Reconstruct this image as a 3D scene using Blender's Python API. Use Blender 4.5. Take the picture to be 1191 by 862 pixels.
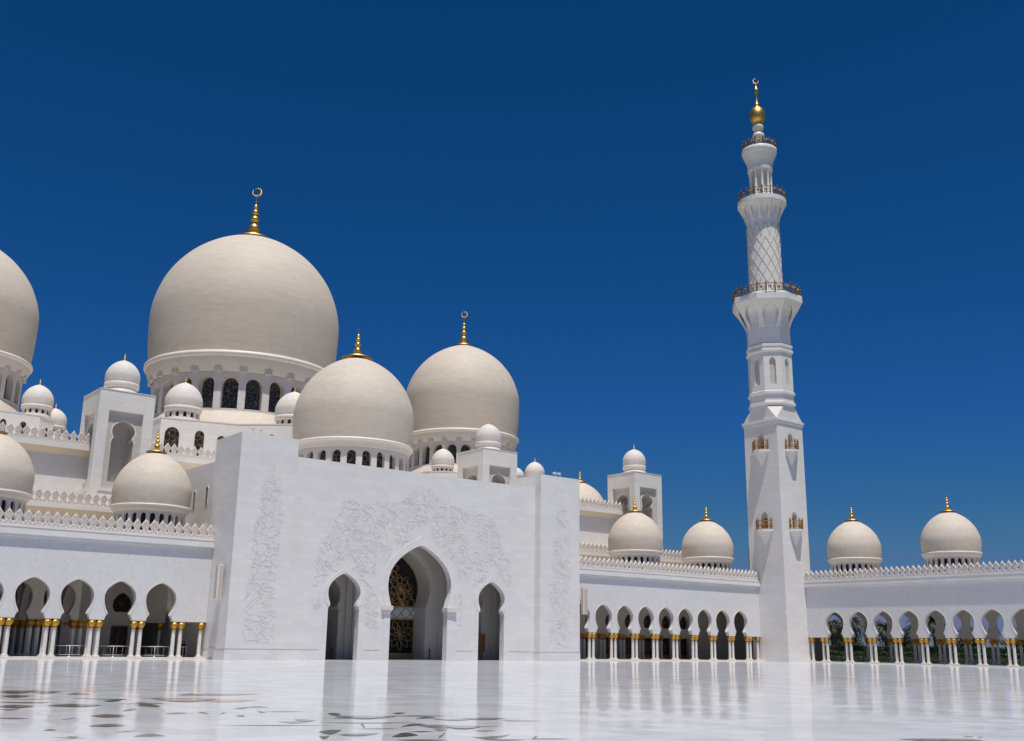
import bpy, bmesh, math, random
from mathutils import Vector, Matrix, Quaternion
PI = math.pi
R = math.radians
sin, cos = math.sin, math.cos
rnd = random.Random(7)
scene = bpy.context.scene
for o in list(bpy.data.objects):
    bpy.data.objects.remove(o)

# ---------------------------------------------------------------- camera
cd = bpy.data.cameras.new('camera')
cam = bpy.data.objects.new('camera', cd)
scene.collection.objects.link(cam)
cd.sensor_width = 36.0
cd.lens = 36.647
cd.clip_start = 0.1
cd.clip_end = 20000
PITCH, ROLL, YAW = R(14.753), R(0.8635), R(51.772)
F_ = Vector((cos(PITCH)*cos(YAW), cos(PITCH)*sin(YAW), sin(PITCH)))
R_ = Vector((sin(YAW), -cos(YAW), 0))
U_ = R_.cross(F_)
R2 = R_*cos(ROLL) + U_*sin(ROLL)
U2 = -R_*sin(ROLL) + U_*cos(ROLL)
m = Matrix((R2, U2, -F_)).transposed().to_4x4()
m.translation = Vector((0, 0, 1.96))
cam.matrix_world = m
scene.camera = cam

# ---------------------------------------------------------------- sky and sun
SUN = Vector((-0.098, -0.26, 0.96)).normalized()
w = bpy.data.worlds.new("World")
scene.world = w
w.use_nodes = True
nt = w.node_tree
nt.nodes.clear()
out = nt.nodes.new('ShaderNodeOutputWorld')
bg = nt.nodes.new('ShaderNodeBackground')
sky = nt.nodes.new('ShaderNodeTexSky')
sky.sky_type = 'NISHITA'
sky.sun_disc = False
sky.sun_elevation = math.asin(SUN.z)
sky.sun_rotation = math.atan2(SUN.x, SUN.y)
sky.altitude = 0
sky.air_density = 1.0
sky.dust_density = 0.3
sky.ozone_density = 4.0
# deep desert sky, as through a polarising filter: a power curve on each channel of the sky
sep = nt.nodes.new('ShaderNodeSeparateColor')
cmb = nt.nodes.new('ShaderNodeCombineColor')
nt.links.new(sky.outputs[0], sep.inputs[0])
for i, (pw, k) in enumerate(((2.2, 0.0342), (1.15, 0.256), (1.40, 0.318))):
    p = nt.nodes.new('ShaderNodeMath'); p.operation = 'POWER'; p.inputs[1].default_value = pw
    q = nt.nodes.new('ShaderNodeMath'); q.operation = 'MULTIPLY'; q.inputs[1].default_value = k
    lim = nt.nodes.new('ShaderNodeMath'); lim.operation = 'MINIMUM'; lim.inputs[1].default_value = (1.4, 1.7, 3.35)[i]   # dusty horizon
    nt.links.new(sep.outputs[i], p.inputs[0]); nt.links.new(p.outputs[0], q.inputs[0]); nt.links.new(q.outputs[0], lim.inputs[0]); nt.links.new(lim.outputs[0], cmb.inputs[i])
nt.links.new(cmb.outputs[0], bg.inputs[0])
bg.inputs[1].default_value = 0.10
nt.links.new(bg.outputs[0], out.inputs[0])
sd = bpy.data.lights.new('sun', 'SUN')
sd.energy = 4.8
sd.angle = R(0.53)
sd.color = (1.0, 0.945, 0.87)
so = bpy.data.objects.new('sun', sd)
scene.collection.objects.link(so)
so.rotation_euler = SUN.to_track_quat('Z', 'Y').to_euler()
scene.view_settings.view_transform = 'Standard'
scene.view_settings.look = 'None'
scene.view_settings.exposure = -0.08
scene.view_settings.gamma = 1.0
scene.view_settings.use_curve_mapping = False

# ---------------------------------------------------------------- materials
def N(nt, t, **kw):
    n = nt.nodes.new(t)
    for k, v in kw.items():
        setattr(n, k, v)
    return n
def mat(name, base, rough=0.5, metal=0.0, spec=0.5):
    m = bpy.data.materials.new(name)
    m.use_nodes = True
    b = m.node_tree.nodes['Principled BSDF']
    b.inputs['Base Color'].default_value = (*base, 1)
    b.inputs['Roughness'].default_value = rough
    b.inputs['Metallic'].default_value = metal
    b.inputs['Specular IOR Level'].default_value = spec
    return m, m.node_tree, b
def mth(nt, op, a, b=None):
    n = N(nt, 'ShaderNodeMath', operation=op)
    for i, x in enumerate((a, b)):
        if x is None: continue
        if isinstance(x, (int, float)): n.inputs[i].default_value = x
        else: nt.links.new(x, n.inputs[i])
    return n.outputs[0]
def mixc(nt, fac, a, b, blend='MIX'):
    n = N(nt, 'ShaderNodeMix', data_type='RGBA', blend_type=blend)
    for i, x in ((0, fac), (6, a), (7, b)):
        if isinstance(x, (int, float)): n.inputs[i].default_value = x
        elif isinstance(x, tuple): n.inputs[i].default_value = (*x, 1)
        else: nt.links.new(x, n.inputs[i])
    return n.outputs[2]
def ramp(nt, fac, stops):
    n = N(nt, 'ShaderNodeValToRGB')
    el = n.color_ramp.elements
    while len(el) > 1: el.remove(el[-1])
    el[0].position = stops[0][0]; el[0].color = (*stops[0][1], 1)
    for p, c in stops[1:]:
        e = el.new(p); e.color = (*c, 1)
    nt.links.new(fac, n.inputs[0])
    return n.outputs[0]
def noise(nt, vec, scale, detail=3, rough=0.55):
    n = N(nt, 'ShaderNodeTexNoise')
    n.inputs['Scale'].default_value = scale
    n.inputs['Detail'].default_value = detail
    n.inputs['Roughness'].default_value = rough
    if vec is not None: nt.links.new(vec, n.inputs['Vector'])
    return n
def sepxyz(nt, vec):
    s = N(nt, 'ShaderNodeSeparateXYZ'); nt.links.new(vec, s.inputs[0]); return s.outputs
def comb(nt, x, y, z=0.0):
    c = N(nt, 'ShaderNodeCombineXYZ')
    for i, v in enumerate((x, y, z)):
        if isinstance(v, (int, float)): c.inputs[i].default_value = v
        else: nt.links.new(v, c.inputs[i])
    return c.outputs[0]
def bricks(nt, vec, c1, c2, mortar, bw, bh, ms=0.02, scale=1.0, off=0.5):
    b = N(nt, 'ShaderNodeTexBrick', offset=off)
    b.inputs['Color1'].default_value = (*c1, 1)
    b.inputs['Color2'].default_value = (*c2, 1)
    b.inputs['Mortar'].default_value = (*mortar, 1)
    b.inputs['Scale'].default_value = scale
    b.inputs['Mortar Size'].default_value = ms
    b.inputs['Mortar Smooth'].default_value = 0.3
    b.inputs['Bias'].default_value = 0.0
    b.inputs['Brick Width'].default_value = bw
    b.inputs['Row Height'].default_value = bh
    nt.links.new(vec, b.inputs['Vector'])
    return b

def wall_marble(name, c, kind='course'):
    m, nt, b = mat(name, c, 0.42, 0, 0.4)
    pos = N(nt, 'ShaderNodeNewGeometry').outputs['Position']
    s = sepxyz(nt, pos)
    u = mth(nt, 'ADD', s[0], s[1])
    d1 = tuple(x*0.967 for x in c); d2 = tuple(min(1, x*1.035) for x in c)
    if kind == 'course':
        vec = comb(nt, u, s[2])
        br = bricks(nt, vec, d1, d2, tuple(x*0.88 for x in c), 1.8, 0.62, 0.013)
    else:
        a = mth(nt, 'ADD', u, s[2]); e = mth(nt, 'SUBTRACT', u, s[2])
        vec = comb(nt, a, e)
        br = bricks(nt, vec, d1, d2, tuple(x*0.91 for x in c), 0.62, 0.62, 0.03, 1.0, 0.0)
    n1 = noise(nt, pos, 0.18, 4)
    n2 = noise(nt, pos, 2.2, 5, 0.7)
    col = mixc(nt, 1.0, br.outputs[0], ramp(nt, n1.outputs[0], [(0.3, (0.972, 0.968, 0.962)), (0.7, (1.02, 1.02, 1.02))]), 'MULTIPLY')
    col = mixc(nt, 0.5, col, ramp(nt, n2.outputs[0], [(0.3, (0.95, 0.945, 0.94)), (0.7, (1.02, 1.02, 1.03))]), 'MULTIPLY')
    nt.links.new(col, b.inputs['Base Color'])
    bp = N(nt, 'ShaderNodeBump'); bp.inputs['Strength'].default_value = 0.15; bp.inputs['Distance'].default_value = 0.02
    nt.links.new(br.outputs['Fac'], bp.inputs['Height']); bp.invert = True
    nt.links.new(bp.outputs[0], b.inputs['Normal'])
    return m
def dome_stone(name, c):
    m, nt, b = mat(name, c, 0.62, 0, 0.25)
    obj = N(nt, 'ShaderNodeTexCoord').outputs['Object']
    s = sepxyz(nt, obj)
    ang = mth(nt, 'ARCTAN2', s[1], s[0])
    vec = comb(nt, mth(nt, 'MULTIPLY', ang, 9.0), s[2])
    br = bricks(nt, vec, tuple(x*0.955 for x in c), tuple(x*1.035 for x in c), tuple(x*0.91 for x in c), 1.1, 0.46, 0.014)
    band = noise(nt, comb(nt, mth(nt, 'MULTIPLY', ang, 0.9), mth(nt, 'MULTIPLY', s[2], 1.6)), 0.9, 5, 0.65)
    col = mixc(nt, 1.0, br.outputs[0], ramp(nt, band.outputs[0], [(0.25, (0.955, 0.95, 0.94)), (0.5, (1.0, 0.995, 0.99)), (0.75, (1.02, 1.02, 1.02))]), 'MULTIPLY')
    fine = noise(nt, obj, 2.5, 5, 0.7)
    col = mixc(nt, 0.5, col, ramp(nt, fine.outputs[0], [(0.3, (0.94, 0.93, 0.92)), (0.7, (1.03, 1.03, 1.03))]), 'MULTIPLY')
    nt.links.new(col, b.inputs['Base Color'])
    bp = N(nt, 'ShaderNodeBump'); bp.inputs['Strength'].default_value = 0.12; bp.inputs['Distance'].default_value = 0.03; bp.invert = True
    nt.links.new(br.outputs['Fac'], bp.inputs['Height'])
    nt.links.new(bp.outputs[0], b.inputs['Normal'])
    return m
def noisy(name, c, amp=0.12, scale=2.0, rough=0.5, metal=0.0, spec=0.5, bump=0.0):
    m, nt, b = mat(name, c, rough, metal, spec)
    pos = N(nt, 'ShaderNodeNewGeometry').outputs['Position']
    n = noise(nt, pos, scale, 4, 0.65)
    col = ramp(nt, n.outputs[0], [(0.3, tuple(x*(1-amp) for x in c)), (0.7, tuple(min(1, x*(1+amp)) for x in c))])
    nt.links.new(col, b.inputs['Base Color'])
    if bump:
        bp = N(nt, 'ShaderNodeBump'); bp.inputs['Strength'].default_value = bump; bp.inputs['Distance'].default_value = 0.05
        nt.links.new(n.outputs[0], bp.inputs['Height']); nt.links.new(bp.outputs[0], b.inputs['Normal'])
    return m

M = {}
M['marble'] = wall_marble('white_marble', (0.77, 0.752, 0.724))
M['marble_diaper'] = wall_marble('diaper_marble', (0.705, 0.697, 0.69), 'diaper')
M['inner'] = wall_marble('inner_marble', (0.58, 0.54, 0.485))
M['dome'] = dome_stone('dome_stone', (0.60, 0.535, 0.455))
M['dome_small'] = dome_stone('dome_small_stone', (0.67, 0.635, 0.60))
M['trim'] = noisy('cream_trim', (0.72, 0.67, 0.61), 0.06, 1.5, 0.5)
M['cove'] = noisy('cove_shade_stone', (0.62, 0.575, 0.525), 0.05, 0.6, 0.6)  # darker than the other stone: shade under the domes put into its colour
M['merlon'] = noisy('merlon_stone', (0.70, 0.65, 0.60), 0.10, 5.0, 0.55)
M['merlon_leaf'] = noisy('merlon_leaf', (0.62, 0.53, 0.43), 0.10, 5.0, 0.55)
M['relief'] = noisy('relief_stone', (0.768, 0.742, 0.70), 0.06, 3.0, 0.5)
M['roofing'] = noisy('roof_stone', (0.70, 0.63, 0.54), 0.08, 0.6, 0.7)
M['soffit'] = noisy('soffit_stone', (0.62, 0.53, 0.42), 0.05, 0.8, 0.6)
M['gold'] = noisy('gold', (0.72, 0.44, 0.12), 0.12, 3.0, 0.42, 1.0)
M['gold_leaf'] = noisy('gold_leaf', (0.56, 0.305, 0.055), 0.35, 9.0, 0.42, 0.75, 0.5, 0.6)
M['bronze'] = noisy('bronze', (0.25, 0.165, 0.075), 0.3, 3.0, 0.45, 0.6)
M['tracery'] = noisy('tracery_gold', (0.46, 0.29, 0.11), 0.2, 3.0, 0.4, 0.5)
M['gold_rail'] = noisy('gold_rail', (0.38, 0.205, 0.055), 0.2, 3.0, 0.4, 0.6)
M['white_metal'] = noisy('white_metal', (0.72, 0.72, 0.70), 0.04, 2, 0.4)
M['steel'] = noisy('steel', (0.62, 0.62, 0.62), 0.05, 3, 0.3, 0.7)
M['dark'] = noisy('dark_frame', (0.03, 0.028, 0.026), 0.2, 2, 0.5)
M['black_cloth'] = noisy('black_cloth', (0.012, 0.012, 0.014), 0.2, 6, 0.8)
M['skin'] = noisy('skin', (0.45, 0.27, 0.18), 0.05, 20, 0.5)
M['wood'] = noisy('wood', (0.20, 0.09, 0.035), 0.25, 6, 0.4)
M['bark'] = noisy('bark', (0.16, 0.11, 0.07), 0.35, 5, 0.9, 0, 0.3, 0.5)
M['leafg'] = noisy('foliage', (0.045, 0.065, 0.025), 0.45, 1.2, 0.6)
M['hedge'] = noisy('hedge_leaves', (0.03, 0.052, 0.017), 0.5, 1.0, 0.6)
M['palm'] = noisy('palm_leaves', (0.035, 0.045, 0.02), 0.4, 1.5, 0.55)
M['ground'] = noisy('garden_ground', (0.10, 0.12, 0.045), 0.4, 0.25, 0.9)
def lattice_glass():
    m, nt, b = mat('lattice_glass', (0.015, 0.016, 0.018), 0.18, 0, 0.5)
    pos = N(nt, 'ShaderNodeNewGeometry').outputs['Position']
    v = N(nt, 'ShaderNodeTexVoronoi', feature='DISTANCE_TO_EDGE')
    v.inputs['Scale'].default_value = 1.55
    nt.links.new(pos, v.inputs['Vector'])
    f = mth(nt, 'LESS_THAN', v.outputs['Distance'], 0.045)
    col = mixc(nt, f, (0.016, 0.018, 0.02), (0.20, 0.125, 0.045))
    nt.links.new(col, b.inputs['Base Color'])
    return m
M['lattice'] = lattice_glass()
M['glass'] = noisy('dark_glass', (0.014, 0.015, 0.017), 0.3, 1.0, 0.25, 0.0, 0.3)
M['mosaic'] = noisy('pale_mosaic', (0.50, 0.55, 0.53), 0.15, 3.0, 0.3)
def shaft():
    m, nt, b = mat('inlaid_shaft', (0.75, 0.72, 0.675), 0.45, 0, 0.3)
    obj = N(nt, 'ShaderNodeTexCoord').outputs['Object']
    s = sepxyz(nt, obj)
    ang = mth(nt, 'ARCTAN2', s[1], s[0])
    vec = comb(nt, mth(nt, 'MULTIPLY', ang, 1.3), mth(nt, 'MULTIPLY', s[2], 3.2))
    v = N(nt, 'ShaderNodeTexVoronoi'); v.inputs['Scale'].default_value = 2.1
    v.inputs['Randomness'].default_value = 0.85
    nt.links.new(vec, v.inputs['Vector'])
    f = mth(nt, 'LESS_THAN', v.outputs['Distance'], 0.27)
    low = mth(nt, 'LESS_THAN', s[2], 1.9)
    col = mixc(nt, mth(nt, 'MULTIPLY', mth(nt, 'MULTIPLY', f, low), 0.85), (0.75, 0.72, 0.675), (0.16, 0.12, 0.13))
    nt.links.new(col, b.inputs['Base Color'])
    return m
M['shaft'] = shaft()
def floor_mat():
    m, nt, b = mat('polished_marble_floor', (0.76, 0.765, 0.78), 0.06, 0, 0.5)
    g = N(nt, 'ShaderNodeNewGeometry')
    pos = g.outputs['Position']
    br = bricks(nt, pos, (0.50, 0.512, 0.545), (0.60, 0.612, 0.64), (0.36, 0.365, 0.38), 1.2, 1.2, 0.008, 1.0, 0.0)
    n1 = noise(nt, pos, 0.06, 4); n2 = noise(nt, pos, 0.8, 6, 0.7)
    col = mixc(nt, 1.0, br.outputs[0], ramp(nt, n1.outputs[0], [(0.3, (0.95, 0.95, 0.955)), (0.7, (1.02, 1.02, 1.02))]), 'MULTIPLY')
    col = mixc(nt, 0.6, col, ramp(nt, n2.outputs[0], [(0.3, (0.95, 0.95, 0.955)), (0.65, (1.02, 1.02, 1.02))]), 'MULTIPLY')
    nt.links.new(col, b.inputs['Base Color'])
    # every slab lies a hair out of level, and is polished a little differently
    sc = N(nt, 'ShaderNodeVectorMath', operation='SCALE'); sc.inputs['Scale'].default_value = 1/1.2
    nt.links.new(pos, sc.inputs[0])
    fl = N(nt, 'ShaderNodeVectorMath', operation='FLOOR'); nt.links.new(sc.outputs[0], fl.inputs[0])
    wn = N(nt, 'ShaderNodeTexWhiteNoise', noise_dimensions='2D'); nt.links.new(fl.outputs[0], wn.inputs['Vector'])
    sub = N(nt, 'ShaderNodeVectorMath', operation='SUBTRACT'); sub.inputs[1].default_value = (0.5, 0.5, 0.5)
    nt.links.new(wn.outputs['Color'], sub.inputs[0])
    s1 = N(nt, 'ShaderNodeVectorMath', operation='SCALE'); s1.inputs['Scale'].default_value = TILE_TILT
    nt.links.new(sub.outputs[0], s1.inputs[0])
    nn = noise(nt, pos, 0.22, 2)
    sub2 = N(nt, 'ShaderNodeVectorMath', operation='SUBTRACT'); sub2.inputs[1].default_value = (0.5, 0.5, 0.5)
    nt.links.new(nn.outputs['Color'], sub2.inputs[0])
    s2 = N(nt, 'ShaderNodeVectorMath', operation='SCALE'); s2.inputs['Scale'].default_value = 0.012
    nt.links.new(sub2.outputs[0], s2.inputs[0])
    a1 = N(nt, 'ShaderNodeVectorMath', operation='ADD'); nt.links.new(s1.outputs[0], a1.inputs[0]); nt.links.new(s2.outputs[0], a1.inputs[1])
    a2 = N(nt, 'ShaderNodeVectorMath', operation='ADD'); nt.links.new(a1.outputs[0], a2.inputs[0]); nt.links.new(g.outputs['Normal'], a2.inputs[1])
    nz = N(nt, 'ShaderNodeVectorMath', operation='NORMALIZE'); nt.links.new(a2.outputs[0], nz.inputs[0])
    nt.links.new(nz.outputs[0], b.inputs['Normal'])
    rr = mth(nt, 'ADD', mth(nt, 'MULTIPLY', wn.outputs['Value'], 0.05), 0.035)
    nt.links.new(rr, b.inputs['Roughness'])
    # a film of dust and wear dulls about half of the polish
    df = N(nt, 'ShaderNodeBsdfDiffuse'); nt.links.new(col, df.inputs['Color'])
    mx = N(nt, 'ShaderNodeMixShader')
    dn = noise(nt, pos, 0.35, 5, 0.7)
    nt.links.new(mth(nt, 'ADD', mth(nt, 'MULTIPLY', dn.outputs[0], 0.30), 0.17), mx.inputs[0])
    nt.links.new(b.outputs[0], mx.inputs[1]); nt.links.new(df.outputs[0], mx.inputs[2])
    nt.links.new(mx.outputs[0], nt.nodes['Material Output'].inputs['Surface'])
    return m
TILE_TILT = 0.008
M['floor'] = floor_mat()
INL = [noisy('inlay_green', (0.11, 0.135, 0.115), 0.35, 1.2, 0.1), noisy('inlay_grey', (0.24, 0.26, 0.31), 0.2, 1.2, 0.1),
       noisy('inlay_reflection_brown', (0.21, 0.14, 0.105), 0.35, 1.2, 0.1), noisy('inlay_tan', (0.40, 0.27, 0.19), 0.25, 1.2, 0.1)]

# ---------------------------------------------------------------- mesh helpers
def link(o):
    scene.collection.objects.link(o)
    return o
class MB:
    def __init__(s):
        s.v = []; s.f = []; s.sm = []; s.mi = []
    def face(s, pts, sm=False, mi=0):
        i = len(s.v); s.v += [tuple(p) for p in pts]
        s.f.append(tuple(range(i, i+len(pts)))); s.sm.append(sm); s.mi.append(mi)
    def box(s, x0, x1, y0, y1, z0, z1, mi=0):
        i = len(s.v)
        s.v += [(x0,y0,z0),(x1,y0,z0),(x1,y1,z0),(x0,y1,z0),(x0,y0,z1),(x1,y0,z1),(x1,y1,z1),(x0,y1,z1)]
        for q in ((0,3,2,1),(4,5,6,7),(0,1,5,4),(1,2,6,5),(2,3,7,6),(3,0,4,7)):
            s.f.append(tuple(i+k for k in q)); s.sm.append(False); s.mi.append(mi)
        return s
    def mbox(s, mp, u0, u1, v0, v1, d0, d1, mi=0):
        i = len(s.v)
        s.v += [mp(u,v,d) for (u,v,d) in ((u0,v0,d0),(u1,v0,d0),(u1,v0,d1),(u0,v0,d1),(u0,v1,d0),(u1,v1,d0),(u1,v1,d1),(u0,v1,d1))]
        for q in ((0,3,2,1),(4,5,6,7),(0,1,5,4),(1,2,6,5),(2,3,7,6),(3,0,4,7)):
            s.f.append(tuple(i+k for k in q)); s.sm.append(False); s.mi.append(mi)
        return s
    def prism(s, poly, z0, z1, mi=0):
        n = len(poly); i = len(s.v)
        s.v += [(x,y,z0) for x,y in poly] + [(x,y,z1) for x,y in poly]
        s.f.append(tuple(i+k for k in reversed(range(n)))); s.f.append(tuple(i+n+k for k in range(n)))
        s.sm += [False, False]; s.mi += [mi, mi]
        for k in range(n):
            j = (k+1) % n
            s.f.append((i+k, i+j, i+n+j, i+n+k)); s.sm.append(False); s.mi.append(mi)
        return s
    def lathe(s, cx, cy, prof, n=32, sm=True, mi=0, a0=0.0, arc=2*PI, mod=None):
        i = len(s.v); full = abs(arc-2*PI) < 1e-6
        cols = n if full else n+1
        for (r, z) in prof:
            for k in range(cols):
                a = a0 + arc*k/n
                rr = r*(mod(a, z) if mod else 1)
                s.v.append((cx+rr*cos(a), cy+rr*sin(a), z))
        for j in range(len(prof)-1):
            for k in range(n):
                k2 = (k+1) % cols
                s.f.append((i+j*cols+k, i+j*cols+k2, i+(j+1)*cols+k2, i+(j+1)*cols+k)); s.sm.append(sm); s.mi.append(mi)
        return s
    def tube(s, pts, r, n=6, sm=True, mi=0, taper=None):
        pts = [Vector(p) for p in pts]; i = len(s.v)
        for k, p in enumerate(pts):
            d = (pts[min(k+1, len(pts)-1)] - pts[max(k-1, 0)])
            if d.length < 1e-9: d = Vector((0,0,1))
            d.normalize()
            a = Vector((0,0,1)) if abs(d.z) < 0.9 else Vector((1,0,0))
            e1 = d.cross(a).normalized(); e2 = d.cross(e1)
            rr = r if taper is None else r + (taper-r)*k/(len(pts)-1)
            for q in range(n):
                t = 2*PI*q/n
                s.v.append(tuple(p + e1*(rr*cos(t)) + e2*(rr*sin(t))))
        for k in range(len(pts)-1):
            for q in range(n):
                q2 = (q+1) % n
                s.f.append((i+k*n+q, i+k*n+q2, i+(k+1)*n+q2, i+(k+1)*n+q)); s.sm.append(sm); s.mi.append(mi)
        for b in (0, (len(pts)-1)*n):
            s.f.append(tuple(i+b+q for q in range(n))); s.sm.append(False); s.mi.append(mi)
        return s
    def arch(s, u0, u1, v0, v1, c, prof, mp, th, back=True, mi=0, mj=None):
        """wall u0..u1 x v0..v1 pierced by an opening of half-width w(v) about u=c"""
        if mj is None: mj = mi
        Q = lambda *p: s.face([mp(*q) for q in p], False, mi)
        for d in ((0, th) if back else (0,)):
            if prof[0][0] > v0 + 1e-6:
                Q((u0,v0,d),(c,v0,d),(c,prof[0][0],d),(u0,prof[0][0],d)); Q((c,v0,d),(u1,v0,d),(u1,prof[0][0],d),(c,prof[0][0],d))
            for (va,wa),(vb,wb) in zip(prof, prof[1:]):
                if vb - va > 1e-6:
                    Q((u0,va,d),(c-wa,va,d),(c-wb,vb,d),(u0,vb,d)); Q((c+wa,va,d),(u1,va,d),(u1,vb,d),(c+wb,vb,d))
            va = prof[-1][0]
            if v1 > va + 1e-6:
                Q((u0,va,d),(c,va,d),(c,v1,d),(u0,v1,d)); Q((c,va,d),(u1,va,d),(u1,v1,d),(c,v1,d))
        for (va,wa),(vb,wb) in zip(prof, prof[1:]):
            for sg in (-1, 1):
                s.face([mp(c+sg*wa,va,0),mp(c+sg*wa,va,th),mp(c+sg*wb,vb,th),mp(c+sg*wb,vb,0)], False, mj)
        if prof[0][0] > v0 + 1e-6:
            w0, p0 = prof[0][1], prof[0][0]
            s.face([mp(c-w0,p0,0),mp(c+w0,p0,0),mp(c+w0,p0,th),mp(c-w0,p0,th)], False, mj)
        else:
            w0 = prof[0][1]
            for a, b in ((u0,c-w0),(c+w0,u1)):
                s.face([mp(a,v0,0),mp(b,v0,0),mp(b,v0,th),mp(a,v0,th)], False, mi)
        return s
    def pane(s, c, prof, mp, d, mi=0):
        for (va,wa),(vb,wb) in zip(prof, prof[1:]):
            if vb-va > 1e-6:
                s.face([mp(c-wa,va,d),mp(c+wa,va,d),mp(c+wb,vb,d),mp(c-wb,vb,d)], False, mi)
        return s
    def archivolt(s, c, prof, mp, off, d0, d1, mi=0):
        """moulded band round an opening, from d0 (wall face) out to d1 (<d0)"""
        pts = [(w, v) for v, w in prof]
        o = []
        for k, p in enumerate(pts):
            a = pts[max(k-1, 0)]; b = pts[min(k+1, len(pts)-1)]
            t = Vector((b[0]-a[0], b[1]-a[1]))
            if t.length < 1e-6: t = Vector((0, 1))
            t.normalize(); n = Vector((t.y, -t.x))
            if k == len(pts)-1: n = Vector((0, 1.5))
            o.append((p[0]+n.x*off, p[1]+n.y*off))
        for sg in (-1, 1):
            for k in range(len(pts)-1):
                a, b, ao, bo = pts[k], pts[k+1], o[k], o[k+1]
                s.face([mp(c+sg*q[0], q[1], d1) for q in (a, b, bo, ao)], False, mi)
                s.face([mp(c+sg*ao[0], ao[1], d1), mp(c+sg*bo[0], bo[1], d1), mp(c+sg*bo[0], bo[1], d0), mp(c+sg*ao[0], ao[1], d0)], False, mi)
                s.face([mp(c+sg*a[0], a[1], d1), mp(c+sg*b[0], b[1], d1), mp(c+sg*b[0], b[1], d0), mp(c+sg*a[0], a[1], d0)], False, mi)
        return s
    def mesh(s, name, mats, org=(0,0,0)):
        me = bpy.data.meshes.new(name)
        ox, oy, oz = org
        me.from_pydata([(x-ox, y-oy, z-oz) for x,y,z in s.v], [], s.f)
        me.polygons.foreach_set('use_smooth', s.sm)
        if not isinstance(mats, (list, tuple)): mats = [mats]
        for q in mats: me.materials.append(q)
        me.polygons.foreach_set('material_index', s.mi)
        bm = bmesh.new(); bm.from_mesh(me)
        bmesh.ops.remove_doubles(bm, verts=bm.verts, dist=1e-5) if len(s.v) < 60000 else None
        bmesh.ops.recalc_face_normals(bm, faces=bm.faces)
        bm.to_mesh(me); bm.free()
        me.update()
        return me
    def build(s, name, mats, parent=None, org=(0,0,0)):
        o = link(bpy.data.objects.new(name, s.mesh(name, mats, org)))
        if parent is not None: o.parent = parent
        return o
def tag(o, label, cat=None, group=None):
    o['label'] = label
    if cat: o['category'] = cat
    if group: o['group'] = group
    return o
def thing(name, loc, label, cat, group=None):
    o = link(bpy.data.objects.new(name, None))
    o.empty_display_size = 0.5
    o.location = loc
    return tag(o, label, cat, group)
def structure(o):
    o['kind'] = 'structure'
    return o
def copy_tree(o, parent, loc=None, rz=None):
    c = o.copy(); link(c)
    if parent is not None: c.parent = parent
    if loc is not None: c.location = loc
    if rz is not None: c.rotation_euler = (0, 0, rz)
    for ch in o.children: copy_tree(ch, c)
    return c
def PY(y0): return lambda u, v, d: (u, y0+d, v)
def PX(x0): return lambda u, v, d: (x0+d, u, v)
def PC(cx, cy, r): return lambda u, v, d: (cx+(r-d)*cos(u), cy+(r-d)*sin(u), v)
def PL(a, b):
    """vertical plane through plan points a, b; u runs from a, depth to the left of a->b"""
    t = Vector((b[0]-a[0], b[1]-a[1])).normalized(); n = Vector((-t.y, t.x))
    return lambda u, v, d: (a[0]+t.x*u+n.x*d, a[1]+t.y*u+n.y*d, v)
def spline(pts, n=6):
    out = []
    P = [Vector(p) for p in pts]
    for i in range(len(P)-1):
        p0 = P[max(i-1,0)]; p1 = P[i]; p2 = P[i+1]; p3 = P[min(i+2,len(P)-1)]
        for k in range(n):
            t = k/n
            out.append(tuple(0.5*((2*p1)+(p2-p0)*t+(2*p0-5*p1+4*p2-p3)*t*t+(3*p1-p0-3*p2+p3)*t*t*t)))
    out.append(tuple(P[-1]))
    return out
def rounded(vb, vs, w, apex, n=8, k=1.0):
    """plain arch profile: jambs from vb to vs, then a slightly pointed head to apex"""
    p = [(vb, w), (vs, w)]
    for i in range(1, n+1):
        a = PI/2*i/n
        p.append((vs+(apex-vs)*sin(a)**k, w*cos(a)))
    p[-1] = (apex, 0.0)
    return p
def poly_tree(q): return None
XC = 72.2

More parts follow.
